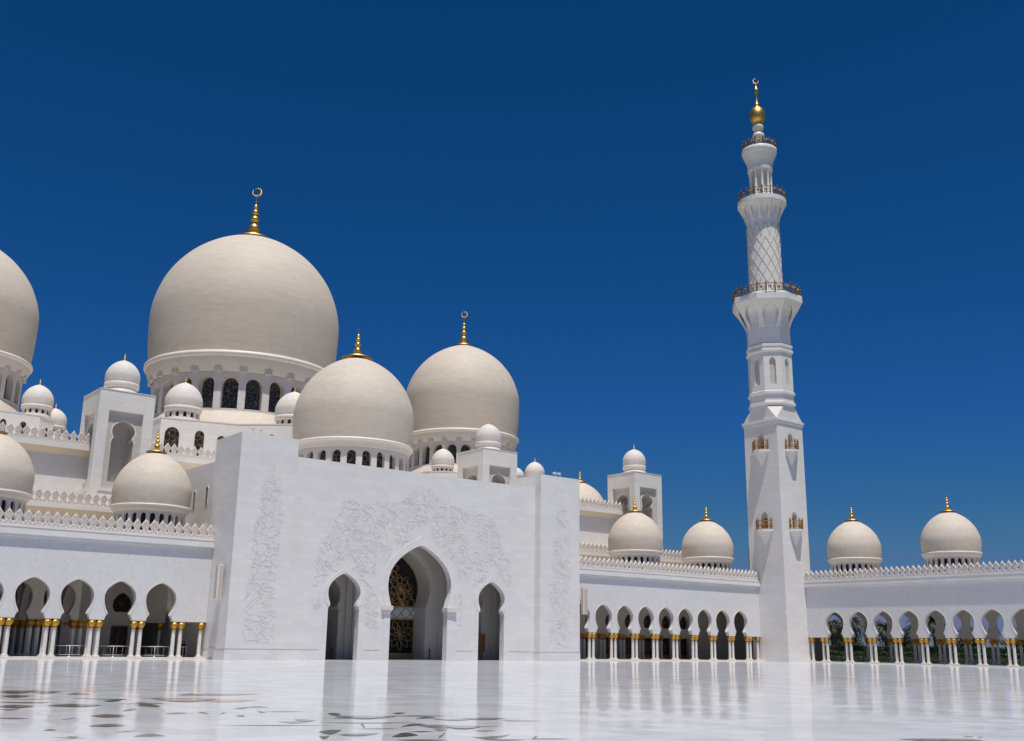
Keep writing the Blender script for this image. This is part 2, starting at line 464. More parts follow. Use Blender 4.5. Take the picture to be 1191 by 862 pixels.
# ---------------------------------------------------------------- ground
g = structure(MB().box(-6000, 6000, -6000, 6000, -1.0, -0.15).build('ground', M['ground']))
fl = MB(); fl.box(-8, 170, -46, 128, -0.149, 0.0)
structure(fl.build('courtyard_floor', M['floor']))
FLOOR_MARKS=[(2,[(10.15,45.19),(10.09,43.9),(10.09,42.95),(10.17,42.36),(10.27,41.85),(10.46,41.76),(10.77,42.13),(11.1,42.56),(11.56,43.47),(12.08,44.55),(11.77,44.29),(11.5,44.15),(11.28,44.18),(11.09,44.33),(10.89,44.47),(10.63,44.32),(10.46,44.55),(10.29,44.81)]),
(2,[(11.23,43.4),(11.2,42.76),(11.23,42.33),(11.26,41.97),(11.3,41.61),(11.44,41.63),(11.62,41.81),(11.83,42.05),(12.09,42.52),(12.37,43.01),(12.25,43.08),(12.13,43.14),(12.04,43.35),(11.96,43.55),(11.79,43.43),(11.66,43.48),(11.5,43.39),(11.37,43.41)]),
(3,[(11.85,40.61),(11.93,40.54),(12.0,40.47),(12.07,40.36),(12.12,40.23),(12.23,40.27),(12.32,40.25),(12.43,40.28),(12.55,40.36),(12.64,40.32),(12.71,40.88),(12.76,41.36),(12.75,41.67),(12.75,42.02),(12.64,41.96),(12.52,41.89),(12.3,41.49),(12.09,41.12)]),
(0,[(9.58,40.4),(9.59,39.97),(9.62,39.62),(9.64,39.24),(9.69,39.03),(9.8,39.03),(9.92,39.1),(10.11,39.42),(10.28,39.66),(10.5,40.06),(10.45,40.29),(10.38,40.48),(10.31,40.67),(10.26,40.9),(10.15,40.9),(10.01,40.81),(9.85,40.59),(9.72,40.52)]),
(0,[(8.57,36.87),(8.68,36.51),(8.81,36.18),(8.96,35.98),(9.11,35.8),(9.29,35.71),(9.49,35.71),(9.71,35.8),(9.96,35.97),(10.23,36.19),(10.02,36.18),(9.82,36.22),(9.62,36.24),(9.45,36.36),(9.26,36.42),(9.08,36.5),(8.9,36.6),(8.73,36.72)]),
(0,[(9.43,34.21),(9.53,33.95),(9.63,33.68),(9.76,33.51),(9.88,33.29),(10.03,33.21),(10.21,33.22),(10.43,33.35),(10.65,33.48),(10.87,33.59),(10.78,33.91),(10.7,34.24),(10.58,34.46),(10.45,34.65),(10.32,34.81),(10.09,34.66),(9.88,34.55),(9.66,34.4)]),
(2,[(8.09,34.38),(8.13,34.08),(8.18,33.78),(8.25,33.61),(8.32,33.41),(8.42,33.33),(8.56,33.43),(8.71,33.57),(8.87,33.75),(9.04,33.96),(8.99,34.21),(8.93,34.46),(8.86,34.64),(8.77,34.79),(8.68,34.89),(8.53,34.78),(8.4,34.71),(8.24,34.55)]),
(3,[(7.91,33.4),(7.89,33.03),(7.88,32.71),(7.91,32.53),(7.94,32.39),(7.99,32.33),(8.08,32.43),(8.19,32.58),(8.32,32.84),(8.46,33.15),(8.38,33.11),(8.3,33.05),(8.23,33.05),(8.18,33.09),(8.12,33.13),(8.05,33.14),(8.0,33.21),(7.95,33.3)]),
(0,[(11.73,36.31),(11.71,35.96),(11.71,35.7),(11.75,35.53),(11.86,35.6),(11.97,35.66),(12.14,35.9),(12.38,36.37),(12.63,36.84),(12.94,37.47),(12.76,37.23),(12.61,37.06),(12.46,36.88),(12.31,36.7),(12.18,36.58),(12.06,36.49),(11.94,36.42),(11.82,36.31)]),
(0,[(11.86,33.44),(11.88,33.25),(11.87,33.0),(11.9,32.84),(11.91,32.62),(11.92,32.42),(12.0,32.42),(12.06,32.35),(12.14,32.33),(12.2,32.28),(12.33,32.84),(12.44,33.38),(12.49,33.76),(12.55,34.17),(12.44,34.11),(12.36,34.13),(12.24,34.04),(12.06,33.78)]),
(0,[(12.36,34.94),(12.33,34.66),(12.3,34.41),(12.28,34.19),(12.27,33.97),(12.27,33.8),(12.3,33.72),(12.32,33.61),(12.35,33.54),(12.39,33.47),(12.44,33.78),(12.48,34.05),(12.52,34.35),(12.56,34.61),(12.55,34.76),(12.52,34.85),(12.47,34.9),(12.42,34.93)]),
(0,[(10.56,30.86),(10.63,30.91),(10.69,30.94),(10.74,30.97),(10.82,31.07),(10.9,31.14),(10.96,31.17),(11.05,31.31),(11.13,31.4),(11.21,31.47),(11.22,31.65),(11.21,31.76),(11.19,31.85),(11.15,31.89),(11.08,31.83),(10.96,31.6),(10.85,31.44),(10.71,31.16)]),
(2,[(9.21,29.38),(9.23,29.12),(9.25,28.85),(9.31,28.73),(9.36,28.55),(9.47,28.56),(9.57,28.55),(9.7,28.64),(9.86,28.79),(10.03,28.99),(9.98,29.17),(9.94,29.36),(9.86,29.44),(9.8,29.58),(9.72,29.67),(9.6,29.63),(9.47,29.54),(9.34,29.47)]),  # brown patches from here stand in for dark reflections of the arches
(2,[(8.11,25.85),(8.18,25.79),(8.26,25.73),(8.33,25.65),(8.41,25.6),(8.51,25.6),(8.61,25.6),(8.7,25.59),(8.82,25.64),(8.92,25.64),(8.89,25.87),(8.87,26.1),(8.83,26.28),(8.75,26.33),(8.66,26.36),(8.54,26.29),(8.41,26.21),(8.26,26.04)]),
(2,[(8.08,22.78),(8.16,22.79),(8.24,22.8),(8.3,22.75),(8.36,22.72),(8.43,22.69),(8.52,22.72),(8.59,22.69),(8.65,22.66),(8.71,22.61),(8.73,22.86),(8.73,23.09),(8.72,23.26),(8.65,23.31),(8.6,23.37),(8.49,23.28),(8.36,23.15),(8.23,22.99)]),
(2,[(6.94,25.16),(6.97,25.16),(7.0,25.15),(7.02,25.13),(7.04,25.09),(7.07,25.08),(7.11,25.11),(7.14,25.09),(7.16,25.06),(7.18,25.03),(7.2,25.19),(7.2,25.33),(7.2,25.42),(7.18,25.5),(7.15,25.5),(7.11,25.45),(7.06,25.38),(7.0,25.3)]),
(2,[(6.99,23.58),(6.96,23.39),(6.95,23.26),(6.95,23.16),(6.95,23.08),(6.97,23.08),(7.01,23.11),(7.06,23.2),(7.12,23.31),(7.19,23.48),(7.16,23.43),(7.12,23.39),(7.1,23.41),(7.07,23.4),(7.05,23.43),(7.02,23.41),(7.01,23.46),(7.0,23.51)]),  # last of the painted arch reflections
(2,[(6.95,29.28),(7.02,29.22),(7.09,29.15),(7.16,29.07),(7.23,29.04),(7.3,28.96),(7.39,28.97),(7.47,28.97),(7.55,28.96),(7.64,28.95),(7.58,29.08),(7.53,29.2),(7.47,29.31),(7.4,29.38),(7.33,29.44),(7.24,29.43),(7.15,29.41),(7.05,29.35)]),
(3,[(15.55,39.86),(15.75,39.41),(15.97,39.01),(16.19,38.64),(16.46,38.37),(16.82,38.31),(17.2,38.3),(17.61,38.35),(18.09,38.51),(18.61,38.75),(18.26,38.89),(17.95,39.09),(17.62,39.25),(17.3,39.41),(16.97,39.57),(16.61,39.65),(16.23,39.65),(15.9,39.79)]),
(2,[(15.15,38.51),(15.32,38.67),(15.46,38.77),(15.56,38.76),(15.68,38.77),(15.75,38.69),(15.82,38.62),(15.91,38.58),(15.95,38.41),(15.97,38.21),(16.13,38.84),(16.21,39.3),(16.25,39.67),(16.27,39.99),(16.15,39.96),(15.96,39.77),(15.74,39.46),(15.48,39.08)]),
(3,[(13.55,36.93),(13.52,36.12),(13.55,35.49),(13.65,35.07),(13.8,34.8),(13.98,34.6),(14.3,34.74),(14.69,35.04),(15.15,35.49),(15.69,36.09),(15.35,35.98),(15.04,35.89),(14.75,35.85),(14.51,35.93),(14.31,36.11),(14.09,36.22),(13.88,36.37),(13.7,36.61)]),
(3,[(14.58,35.77),(14.57,35.12),(14.6,34.59),(14.69,34.19),(14.77,33.79),(15.04,33.85),(15.34,33.94),(15.67,34.1),(16.11,34.49),(16.6,34.96),(16.4,35.13),(16.21,35.3),(15.98,35.37),(15.78,35.52),(15.59,35.69),(15.33,35.7),(15.06,35.67),(14.82,35.72)]),
(0,[(12.24,29.56),(12.23,29.45),(12.22,29.31),(12.21,29.22),(12.2,29.1),(12.2,29.01),(12.21,28.94),(12.21,28.84),(12.22,28.79),(12.23,28.72),(12.3,28.97),(12.35,29.19),(12.39,29.37),(12.42,29.54),(12.44,29.68),(12.4,29.68),(12.36,29.67),(12.31,29.63)]),
(0,[(12.38,28.45),(12.48,28.57),(12.56,28.66),(12.66,28.78),(12.77,28.93),(12.87,29.06),(12.88,29.19),(12.85,29.24),(12.76,29.11),(12.58,28.8)]),
(0,[(13.83,30.73),(13.86,30.66),(13.89,30.59),(13.94,30.57),(14.01,30.58),(14.11,30.68),(14.21,30.76),(14.35,30.93),(14.51,31.14),(14.67,31.35),(14.59,31.32),(14.52,31.29),(14.46,31.3),(14.36,31.22),(14.26,31.15),(14.17,31.07),(14.06,30.97),(13.94,30.85)]),
(0,[(14.03,29.61),(13.83,29.05),(13.73,28.71),(13.74,28.6),(13.85,28.72),(14.05,29.0),(13.99,29.01),(13.95,29.05),(13.96,29.2),(13.98,29.37)]),
(0,[(12.56,27.74),(12.57,27.64),(12.59,27.56),(12.61,27.47),(12.65,27.46),(12.69,27.42),(12.79,27.76),(12.84,27.99),(12.8,28.03),(12.71,27.95)]),
(0,[(14.33,30.96),(14.43,30.99),(14.53,31.02),(14.61,31.01),(14.67,30.96),(14.75,30.96),(14.81,30.9),(14.88,30.86),(14.92,30.78),(14.96,30.68),(14.99,30.92),(14.99,31.1),(14.97,31.24),(14.93,31.34),(14.87,31.38),(14.77,31.35),(14.63,31.24),(14.49,31.12)]),
(0,[(12.65,25.44),(12.62,25.14),(12.61,24.89),(12.63,24.7),(12.73,24.66),(12.83,24.63),(12.98,24.69),(13.19,24.87),(13.44,25.1),(13.71,25.4),(13.55,25.32),(13.39,25.24),(13.26,25.24),(13.13,25.22),(13.02,25.23),(12.91,25.26),(12.8,25.27),(12.72,25.35)]),
(0,[(13.34,25.9),(13.27,25.63),(13.23,25.42),(13.21,25.25),(13.16,25.03),(13.23,25.04),(13.3,25.04),(13.38,25.07),(13.5,25.17),(13.62,25.27),(13.61,25.38),(13.6,25.49),(13.63,25.67),(13.6,25.75),(13.59,25.86),(13.53,25.88),(13.46,25.88),(13.39,25.86)]),
(0,[(10.8,24.84),(11.05,24.7),(11.3,24.55),(11.55,24.41),(11.8,24.26),(12.06,24.13),(12.33,24.01),(12.6,23.89),(12.87,23.77),(13.14,23.65),(12.91,23.84),(12.67,24.02),(12.42,24.19),(12.17,24.34),(11.9,24.47),(11.63,24.58),(11.36,24.67),(11.08,24.76)]),
(0,[(13.9,29.06),(14.03,28.99),(14.15,28.92),(14.27,28.83),(14.39,28.75),(14.53,28.7),(14.67,28.65),(14.81,28.61),(14.95,28.57),(15.09,28.52),(14.99,28.64),(14.88,28.76),(14.77,28.85),(14.65,28.95),(14.51,28.99),(14.38,29.05),(14.22,29.06),(14.06,29.07)]),
(0,[(11.2,29.32),(11.26,29.3),(11.33,29.28),(11.39,29.25),(11.45,29.23),(11.53,29.23),(11.6,29.24),(11.69,29.27),(11.77,29.29),(11.84,29.3),(11.82,29.42),(11.78,29.51),(11.73,29.57),(11.67,29.6),(11.6,29.6),(11.51,29.58),(11.42,29.52),(11.31,29.43)]),
(0,[(15.18,27.45),(15.1,27.21),(15.03,27.0),(15.01,26.87),(14.98,26.74),(15.02,26.73),(15.07,26.73),(15.18,26.85),(15.27,26.93),(15.4,27.06),(15.45,27.24),(15.48,27.38),(15.5,27.5),(15.54,27.66),(15.52,27.7),(15.46,27.68),(15.36,27.59),(15.28,27.54)]),
(1,[(14.87,26.6),(14.87,26.19),(14.88,25.82),(14.96,25.57),(15.03,25.31),(15.18,25.19),(15.46,25.28),(15.71,25.32),(16.02,25.44),(16.37,25.62),(16.22,25.76),(16.08,25.91),(15.91,26.02),(15.78,26.19),(15.6,26.28),(15.45,26.41),(15.25,26.46),(15.05,26.51)]),
(1,[(14.35,25.67),(14.44,25.72),(14.51,25.72),(14.56,25.69),(14.59,25.63),(14.66,25.64),(14.73,25.65),(14.76,25.59),(14.8,25.55),(14.81,25.45),(14.91,25.74),(14.97,25.96),(15.01,26.14),(15.04,26.31),(14.99,26.34),(14.85,26.22),(14.74,26.13),(14.56,25.92)]),
(0,[(13.31,24.59),(13.53,24.41),(13.75,24.23),(13.98,24.08),(14.21,23.93),(14.46,23.81),(14.71,23.69),(15.0,23.62),(15.28,23.53),(15.57,23.46),(15.32,23.6),(15.08,23.74),(14.84,23.89),(14.58,24.0),(14.33,24.13),(14.08,24.25),(13.82,24.36),(13.57,24.47)]),
(0,[(12.1,22.25),(12.0,21.94),(11.92,21.68),(11.88,21.48),(11.91,21.42),(11.94,21.36),(12.07,21.49),(12.28,21.74),(12.49,22.0),(12.73,22.31),(12.69,22.35),(12.64,22.38),(12.62,22.47),(12.54,22.46),(12.48,22.46),(12.35,22.35),(12.27,22.33),(12.2,22.31)]),
(0,[(11.56,21.25),(11.44,20.97),(11.34,20.73),(11.27,20.56),(11.25,20.46),(11.26,20.42),(11.34,20.51),(11.45,20.66),(11.6,20.87),(11.78,21.14),(11.71,21.07),(11.66,21.03),(11.64,21.06),(11.6,21.05),(11.59,21.08),(11.57,21.1),(11.55,21.12),(11.54,21.16)]),
(0,[(12.0,21.17),(12.04,21.03),(12.09,20.91),(12.17,20.85),(12.25,20.79),(12.37,20.8),(12.5,20.82),(12.67,20.91),(12.85,21.0),(13.06,21.15),(12.94,21.15),(12.83,21.17),(12.73,21.2),(12.61,21.21),(12.5,21.23),(12.36,21.19),(12.23,21.16),(12.11,21.17)]),
(0,[(14.11,23.81),(13.96,23.51),(13.82,23.22),(13.65,22.89),(13.56,22.71),(13.44,22.45),(13.85,23.19),(14.19,23.81),(14.36,24.15),(14.29,24.07)]),
(2,[(16.89,26.76),(16.89,26.69),(16.9,26.62),(16.91,26.55),(16.94,26.52),(17.01,26.55),(17.08,26.58),(17.17,26.64),(17.27,26.72),(17.38,26.82),(17.36,26.87),(17.36,26.93),(17.31,26.95),(17.29,27.0),(17.23,26.98),(17.16,26.95),(17.06,26.87),(16.98,26.83)]),
(0,[(14.36,22.37),(14.5,22.46),(14.65,22.56),(14.74,22.56),(14.87,22.62),(14.96,22.64),(15.08,22.69),(15.22,22.76),(15.29,22.73),(15.37,22.72),(15.43,22.94),(15.46,23.13),(15.44,23.23),(15.41,23.32),(15.27,23.24),(15.11,23.13),(14.89,22.94),(14.64,22.68)]),
(1,[(15.03,22.64),(14.98,22.35),(14.96,22.09),(14.95,21.85),(15.0,21.72),(15.11,21.66),(15.28,21.68),(15.45,21.71),(15.68,21.82),(15.94,21.96),(15.89,22.12),(15.84,22.26),(15.81,22.43),(15.74,22.56),(15.62,22.61),(15.5,22.67),(15.35,22.67),(15.18,22.65)]),
(0,[(16.23,24.57),(16.35,24.63),(16.43,24.65),(16.52,24.67),(16.59,24.66),(16.67,24.66),(16.78,24.72),(16.86,24.72),(16.95,24.73),(17.01,24.71),(17.07,24.9),(17.1,25.07),(17.08,25.15),(17.04,25.22),(16.96,25.2),(16.82,25.12),(16.64,24.95),(16.45,24.79)]),
(1,[(16.68,24.48),(16.67,24.22),(16.69,24.0),(16.73,23.83),(16.81,23.7),(16.95,23.67),(17.11,23.66),(17.31,23.69),(17.55,23.8),(17.82,23.93),(17.65,23.93),(17.49,23.95),(17.36,24.0),(17.24,24.08),(17.08,24.09),(16.96,24.16),(16.85,24.24),(16.76,24.35)]),
(3,[(14.77,21.56),(14.7,21.38),(14.65,21.24),(14.61,21.12),(14.62,21.06),(14.67,21.05),(14.73,21.08),(14.83,21.14),(14.95,21.25),(15.1,21.39),(15.02,21.35),(14.96,21.33),(14.92,21.35),(14.89,21.37),(14.84,21.38),(14.8,21.38),(14.79,21.44),(14.77,21.48)]),
(2,[(13.82,21.2),(13.85,21.12),(13.89,21.06),(13.94,21.0),(13.99,20.95),(14.05,20.92),(14.12,20.91),(14.19,20.9),(14.28,20.9),(14.37,20.91),(14.32,20.96),(14.27,21.01),(14.21,21.04),(14.16,21.1),(14.1,21.13),(14.03,21.15),(13.96,21.16),(13.89,21.18)]),
(0,[(12.7,20.1),(12.79,20.14),(12.86,20.12),(12.94,20.13),(13.02,20.13),(13.1,20.13),(13.21,20.19),(13.29,20.2),(13.39,20.23),(13.46,20.21),(13.55,20.47),(13.61,20.69),(13.63,20.84),(13.62,20.95),(13.52,20.92),(13.4,20.85),(13.17,20.61),(12.96,20.41)]),
(0,[(12.46,19.58),(12.52,19.44),(12.59,19.33),(12.65,19.19),(12.76,19.12),(12.85,19.04),(12.98,19.01),(13.14,19.02),(13.29,19.02),(13.46,19.04),(13.37,19.14),(13.28,19.23),(13.18,19.31),(13.09,19.39),(12.98,19.46),(12.84,19.48),(12.73,19.53),(12.59,19.56)]),
(0,[(13.61,19.67),(13.6,19.6),(13.68,19.65),(13.9,19.92),(14.24,20.34),(14.68,20.91),(14.43,20.62),(14.24,20.4),(14.04,20.17),(13.8,19.89)]),
(0,[(13.19,22.4),(13.3,22.37),(13.41,22.34),(13.5,22.28),(13.6,22.23),(13.69,22.17),(13.79,22.13),(13.9,22.08),(13.99,22.02),(14.07,21.95),(14.02,22.07),(13.95,22.16),(13.88,22.26),(13.79,22.33),(13.69,22.38),(13.58,22.4),(13.46,22.42),(13.33,22.42)]),
(1,[(16.33,25.99),(16.44,25.83),(16.56,25.69),(16.68,25.55),(16.82,25.44),(16.98,25.36),(17.17,25.33),(17.36,25.29),(17.58,25.29),(17.8,25.29),(17.65,25.39),(17.5,25.49),(17.34,25.58),(17.2,25.69),(17.03,25.75),(16.85,25.81),(16.67,25.87),(16.5,25.93)]),
(1,[(17.58,24.34),(17.56,24.08),(17.57,23.85),(17.59,23.65),(17.66,23.51),(17.79,23.46),(17.98,23.47),(18.2,23.53),(18.46,23.64),(18.75,23.78),(18.64,23.88),(18.52,23.95),(18.41,24.04),(18.31,24.14),(18.18,24.2),(18.06,24.28),(17.88,24.28),(17.74,24.32)]),
(1,[(18.04,23.23),(18.08,23.16),(18.12,23.1),(18.17,23.07),(18.21,23.01),(18.28,22.98),(18.36,22.97),(18.44,22.96),(18.52,22.95),(18.61,22.95),(18.58,23.02),(18.55,23.09),(18.51,23.15),(18.45,23.19),(18.4,23.24),(18.31,23.24),(18.23,23.25),(18.14,23.24)]),
(1,[(15.48,22.16),(15.41,21.88),(15.35,21.61),(15.35,21.44),(15.39,21.32),(15.46,21.24),(15.6,21.26),(15.75,21.29),(15.98,21.43),(16.21,21.57),(16.14,21.65),(16.08,21.74),(16.03,21.85),(16.01,22.0),(15.91,22.05),(15.79,22.06),(15.68,22.09),(15.59,22.13)]),
(3,[(15.45,20.84),(15.42,20.71),(15.4,20.59),(15.39,20.49),(15.42,20.44),(15.48,20.42),(15.56,20.43),(15.65,20.47),(15.77,20.53),(15.9,20.61),(15.84,20.63),(15.79,20.65),(15.76,20.69),(15.71,20.73),(15.66,20.75),(15.6,20.77),(15.54,20.77),(15.49,20.81)]),
(0,[(14.33,19.42),(14.28,19.2),(14.26,19.02),(14.27,18.88),(14.36,18.85),(14.47,18.84),(14.64,18.91),(14.87,19.04),(15.15,19.25),(15.48,19.51),(15.28,19.42),(15.12,19.37),(14.99,19.35),(14.86,19.35),(14.73,19.32),(14.58,19.29),(14.47,19.3),(14.39,19.34)]),
(0,[(14.18,18.89),(14.2,18.73),(14.22,18.59),(14.28,18.48),(14.33,18.36),(14.42,18.31),(14.53,18.27),(14.67,18.27),(14.81,18.27),(14.97,18.29),(14.88,18.35),(14.8,18.44),(14.72,18.51),(14.65,18.6),(14.54,18.64),(14.45,18.7),(14.36,18.76),(14.26,18.82)]),
(0,[(15.02,18.43),(15.11,18.37),(15.2,18.3),(15.3,18.23),(15.39,18.16),(15.49,18.11),(15.61,18.07),(15.73,18.02),(15.84,17.97),(15.95,17.93),(15.88,18.02),(15.8,18.11),(15.72,18.19),(15.62,18.25),(15.51,18.31),(15.39,18.34),(15.27,18.38),(15.15,18.41)]),
(0,[(15.04,18.22),(15.14,18.3),(15.25,18.38),(15.38,18.5),(15.51,18.63),(15.64,18.74),(15.67,18.82),(15.66,18.84),(15.52,18.72),(15.3,18.49)]),
(2,[(22.66,14.25),(22.64,14.06),(22.64,13.87),(22.66,13.71),(22.74,13.58),(22.92,13.51),(23.15,13.46),(23.43,13.45),(23.74,13.44),(24.1,13.47),(23.95,13.56),(23.82,13.67),(23.67,13.76),(23.5,13.84),(23.34,13.93),(23.19,14.02),(23.01,14.1),(22.82,14.17)]),
(3,[(23.17,13.53),(23.3,13.48),(23.39,13.4),(23.48,13.33),(23.59,13.27),(23.66,13.19),(23.78,13.13),(23.87,13.05),(23.95,12.98),(24.02,12.89),(24.12,13.07),(24.16,13.21),(24.19,13.35),(24.17,13.47),(24.02,13.51),(23.87,13.55),(23.68,13.57),(23.44,13.56)]),
(0,[(24.87,13.93),(24.85,13.89),(24.82,13.84),(24.81,13.8),(24.8,13.76),(24.8,13.73),(24.84,13.72),(24.86,13.7),(24.91,13.7),(24.97,13.69),(24.99,13.74),(24.99,13.77),(25.01,13.81),(25.01,13.84),(25.0,13.87),(24.98,13.89),(24.95,13.91),(24.91,13.92)]),
(0,[(25.05,13.66),(24.95,13.57),(24.91,13.52),(24.92,13.5),(25.03,13.53),(25.19,13.59),(25.15,13.6),(25.12,13.61),(25.1,13.63),(25.06,13.63)]),
(0,[(8.16,28.28),(8.21,28.3),(8.26,28.32),(8.31,28.33),(8.37,28.35),(8.43,28.4),(8.49,28.44),(8.55,28.51),(8.62,28.57),(8.68,28.64),(8.63,28.63),(8.58,28.62),(8.53,28.6),(8.47,28.56),(8.42,28.53),(8.36,28.48),(8.29,28.42),(8.23,28.35)]),
(3,[(6.6,23.39),(6.66,23.3),(6.72,23.21),(6.78,23.14),(6.84,23.06),(6.9,23.0),(6.98,22.98),(7.05,22.94),(7.13,22.92),(7.21,22.9),(7.14,22.97),(7.08,23.03),(7.01,23.09),(6.95,23.17),(6.88,23.21),(6.81,23.25),(6.74,23.3),(6.67,23.34)]),
(3,[(11.62,34.38),(11.8,34.31),(11.97,34.23),(12.13,34.12),(12.3,34.05),(12.47,33.97),(12.64,33.87),(12.82,33.82),(12.98,33.72),(13.15,33.63),(13.03,33.84),(12.89,34.01),(12.74,34.16),(12.59,34.31),(12.42,34.4),(12.24,34.44),(12.04,34.43),(11.83,34.42)]),
(3,[(17.97,23.09),(18.06,22.98),(18.15,22.89),(18.25,22.79),(18.34,22.7),(18.47,22.64),(18.59,22.58),(18.72,22.52),(18.86,22.49),(19.0,22.45),(18.91,22.54),(18.81,22.64),(18.71,22.73),(18.61,22.81),(18.48,22.87),(18.36,22.93),(18.24,23.0),(18.1,23.04)]),
(2,[(8.09,24.02),(8.14,24.0),(8.19,23.99),(8.24,23.98),(8.3,23.98),(8.36,24.0),(8.43,24.03),(8.5,24.07),(8.57,24.12),(8.65,24.18),(8.59,24.17),(8.53,24.18),(8.48,24.17),(8.42,24.18),(8.35,24.14),(8.29,24.11),(8.22,24.08),(8.15,24.05)]),
(0,[(15.72,22.25),(15.84,22.16),(15.96,22.05),(16.07,21.94),(16.18,21.83),(16.29,21.72),(16.4,21.59),(16.51,21.48),(16.61,21.36),(16.71,21.23),(16.64,21.4),(16.57,21.56),(16.49,21.71),(16.39,21.85),(16.28,21.96),(16.16,22.06),(16.02,22.13),(15.87,22.2)]),
(0,[(11.94,37.44),(12.01,37.22),(12.08,37.03),(12.16,36.85),(12.24,36.71),(12.35,36.61),(12.47,36.59),(12.59,36.54),(12.73,36.55),(12.88,36.58),(12.77,36.67),(12.67,36.78),(12.58,36.9),(12.48,37.02),(12.38,37.13),(12.27,37.2),(12.16,37.28),(12.05,37.36)]),
(3,[(13.35,37.13),(13.61,37.01),(13.86,36.9),(14.1,36.74),(14.34,36.59),(14.58,36.43),(14.84,36.3),(15.07,36.12),(15.31,35.97),(15.54,35.78),(15.36,36.09),(15.18,36.39),(14.97,36.64),(14.75,36.85),(14.49,36.97),(14.23,37.07),(13.95,37.14),(13.66,37.15)]),
(3,[(9.09,37.86),(9.24,37.75),(9.39,37.65),(9.55,37.6),(9.72,37.58),(9.91,37.62),(10.11,37.72),(10.32,37.84),(10.54,37.99),(10.78,38.19),(10.58,38.12),(10.38,38.05),(10.19,38.01),(10.0,38.0),(9.81,37.93),(9.62,37.89),(9.44,37.86),(9.27,37.86)]),
(0,[(11.2,37.94),(11.31,37.78),(11.42,37.62),(11.54,37.49),(11.66,37.36),(11.78,37.21),(11.91,37.12),(12.05,37.05),(12.18,36.97),(12.32,36.91),(12.21,37.07),(12.1,37.23),(11.99,37.38),(11.87,37.51),(11.75,37.65),(11.61,37.74),(11.48,37.81),(11.34,37.89)])]
il = MB()  # stone inlay, with a few arch reflections painted among it
for i, (c, pts) in enumerate(FLOOR_MARKS):
    il.face([(x, y, 0.004+0.002*(i % 7)) for x, y in pts], False, c)
structure(il.build('inlay_and_reflections', INL))

# ---------------------------------------------------------------- arcades
ARCH = [(3.87, 1.43), (4.02, 1.42), (4.2, 1.36), (4.38, 1.25), (4.5, 1.12), (4.72, 1.22), (5.05, 1.40), (5.45, 1.54), (5.85, 1.62), (6.2, 1.64),
        (6.55, 1.60), (6.9, 1.46), (7.2, 1.22), (7.45, 0.93), (7.65, 0.62), (7.80, 0.30), (7.88, 0.0)]
PITCHU = 4.36

def capital_mesh():
    mb = MB()
    pr = [(0.20,2.98),(0.235,3.02),(0.235,3.08),(0.205,3.12),(0.27,3.18),(0.36,3.32),(0.415,3.46),(0.42,3.58),(0.37,3.70),(0.29,3.78)]
    mb.lathe(0, 0, pr, 24, True, 0, 0, 2*PI, lambda a, z: 1+0.07*cos(8*a)*(1 if z > 3.15 else 0))
    pr2 = [(0.30,3.36),(0.40,3.44),(0.435,3.54),(0.37,3.62)]
    mb.lathe(0, 0, pr2, 24, True, 0, PI/8, 2*PI, lambda a, z: 1+0.10*cos(8*a))
    mb.box(-0.29, 0.29, -0.29, 0.29, 3.775, 3.868)
    return mb
def make_column():
    s = MB(); s.lathe(0, 0, [(0.21,0.40),(0.21,1.2),(0.203,2.2),(0.195,2.99)], 18)
    o = s.build('column', M['shaft'])
    cp = capital_mesh().build('capital', M['gold_leaf'], o)
    b = MB(); b.box(-0.31,0.31,-0.31,0.31,0.14,0.26)
    b.lathe(0,0,[(0.30,0.26),(0.31,0.29),(0.29,0.325),(0.235,0.345),(0.225,0.37),(0.245,0.39),(0.225,0.415),(0.19,0.43)],18)
    b.build('column_base', M['trim'], o)
    return o
COL = make_column()
col_used = [False]
def put_column(parent, loc):
    if not col_used[0]:
        col_used[0] = True
        COL.parent = parent; COL.location = loc
        return COL
    return copy_tree(COL, parent, loc)

def merlon_mesh(mats):
    mb = MB()
    half = [(0,0.47),(0.16,0.47),(0.26,0.42),(0.38,0.31),(0.48,0.27),(0.58,0.31),(0.72,0.40),(0.86,0.455),(1.0,0.42),(1.16,0.29),(1.32,0.16),(1.46,0.06),(1.58,0.0)]
    for d in (-0.11, 0.11):
        for (za,wa),(zb,wb) in zip(half, half[1:]):
            mb.face([(-wa,d,za),(wa,d,za),(wb,d,zb),(-wb,d,zb)])
    for (za,wa),(zb,wb) in zip(half, half[1:]):
        for sg in (-1,1):
            mb.face([(sg*wa,-0.11,za),(sg*wa,0.11,za),(sg*wb,0.11,zb),(sg*wb,-0.11,zb)])
    # raised leaf frame and sunk darker heart on both faces
    heart = [(0.60,0.0),(0.70,0.12),(0.84,0.20),(0.98,0.16),(1.12,0.08),(1.24,0.0)]
    rim = [(0.50,0.0),(0.62,0.17),(0.82,0.30),(1.0,0.26),(1.18,0.14),(1.38,0.0)]
    for sg in (-1, 1):
        for (za,wa),(zb,wb) in zip(heart, heart[1:]):
            mb.face([(-wa,sg*0.114,za),(wa,sg*0.114,za),(wb,sg*0.114,zb),(-wb,sg*0.114,zb)], False, 1)
        for q in (-1, 1):
            mb.tube([(q*w_, sg*0.12, z_) for z_, w_ in rim], 0.028, 4)
            mb.tube([(q*w_, sg*0.12, z_) for z_, w_ in ((0.05,0.34),(0.25,0.20),(0.45,0.06))], 0.028, 4)
    return mb.mesh('merlon', mats)
MER = merlon_mesh([M['merlon'], M['merlon_leaf']])
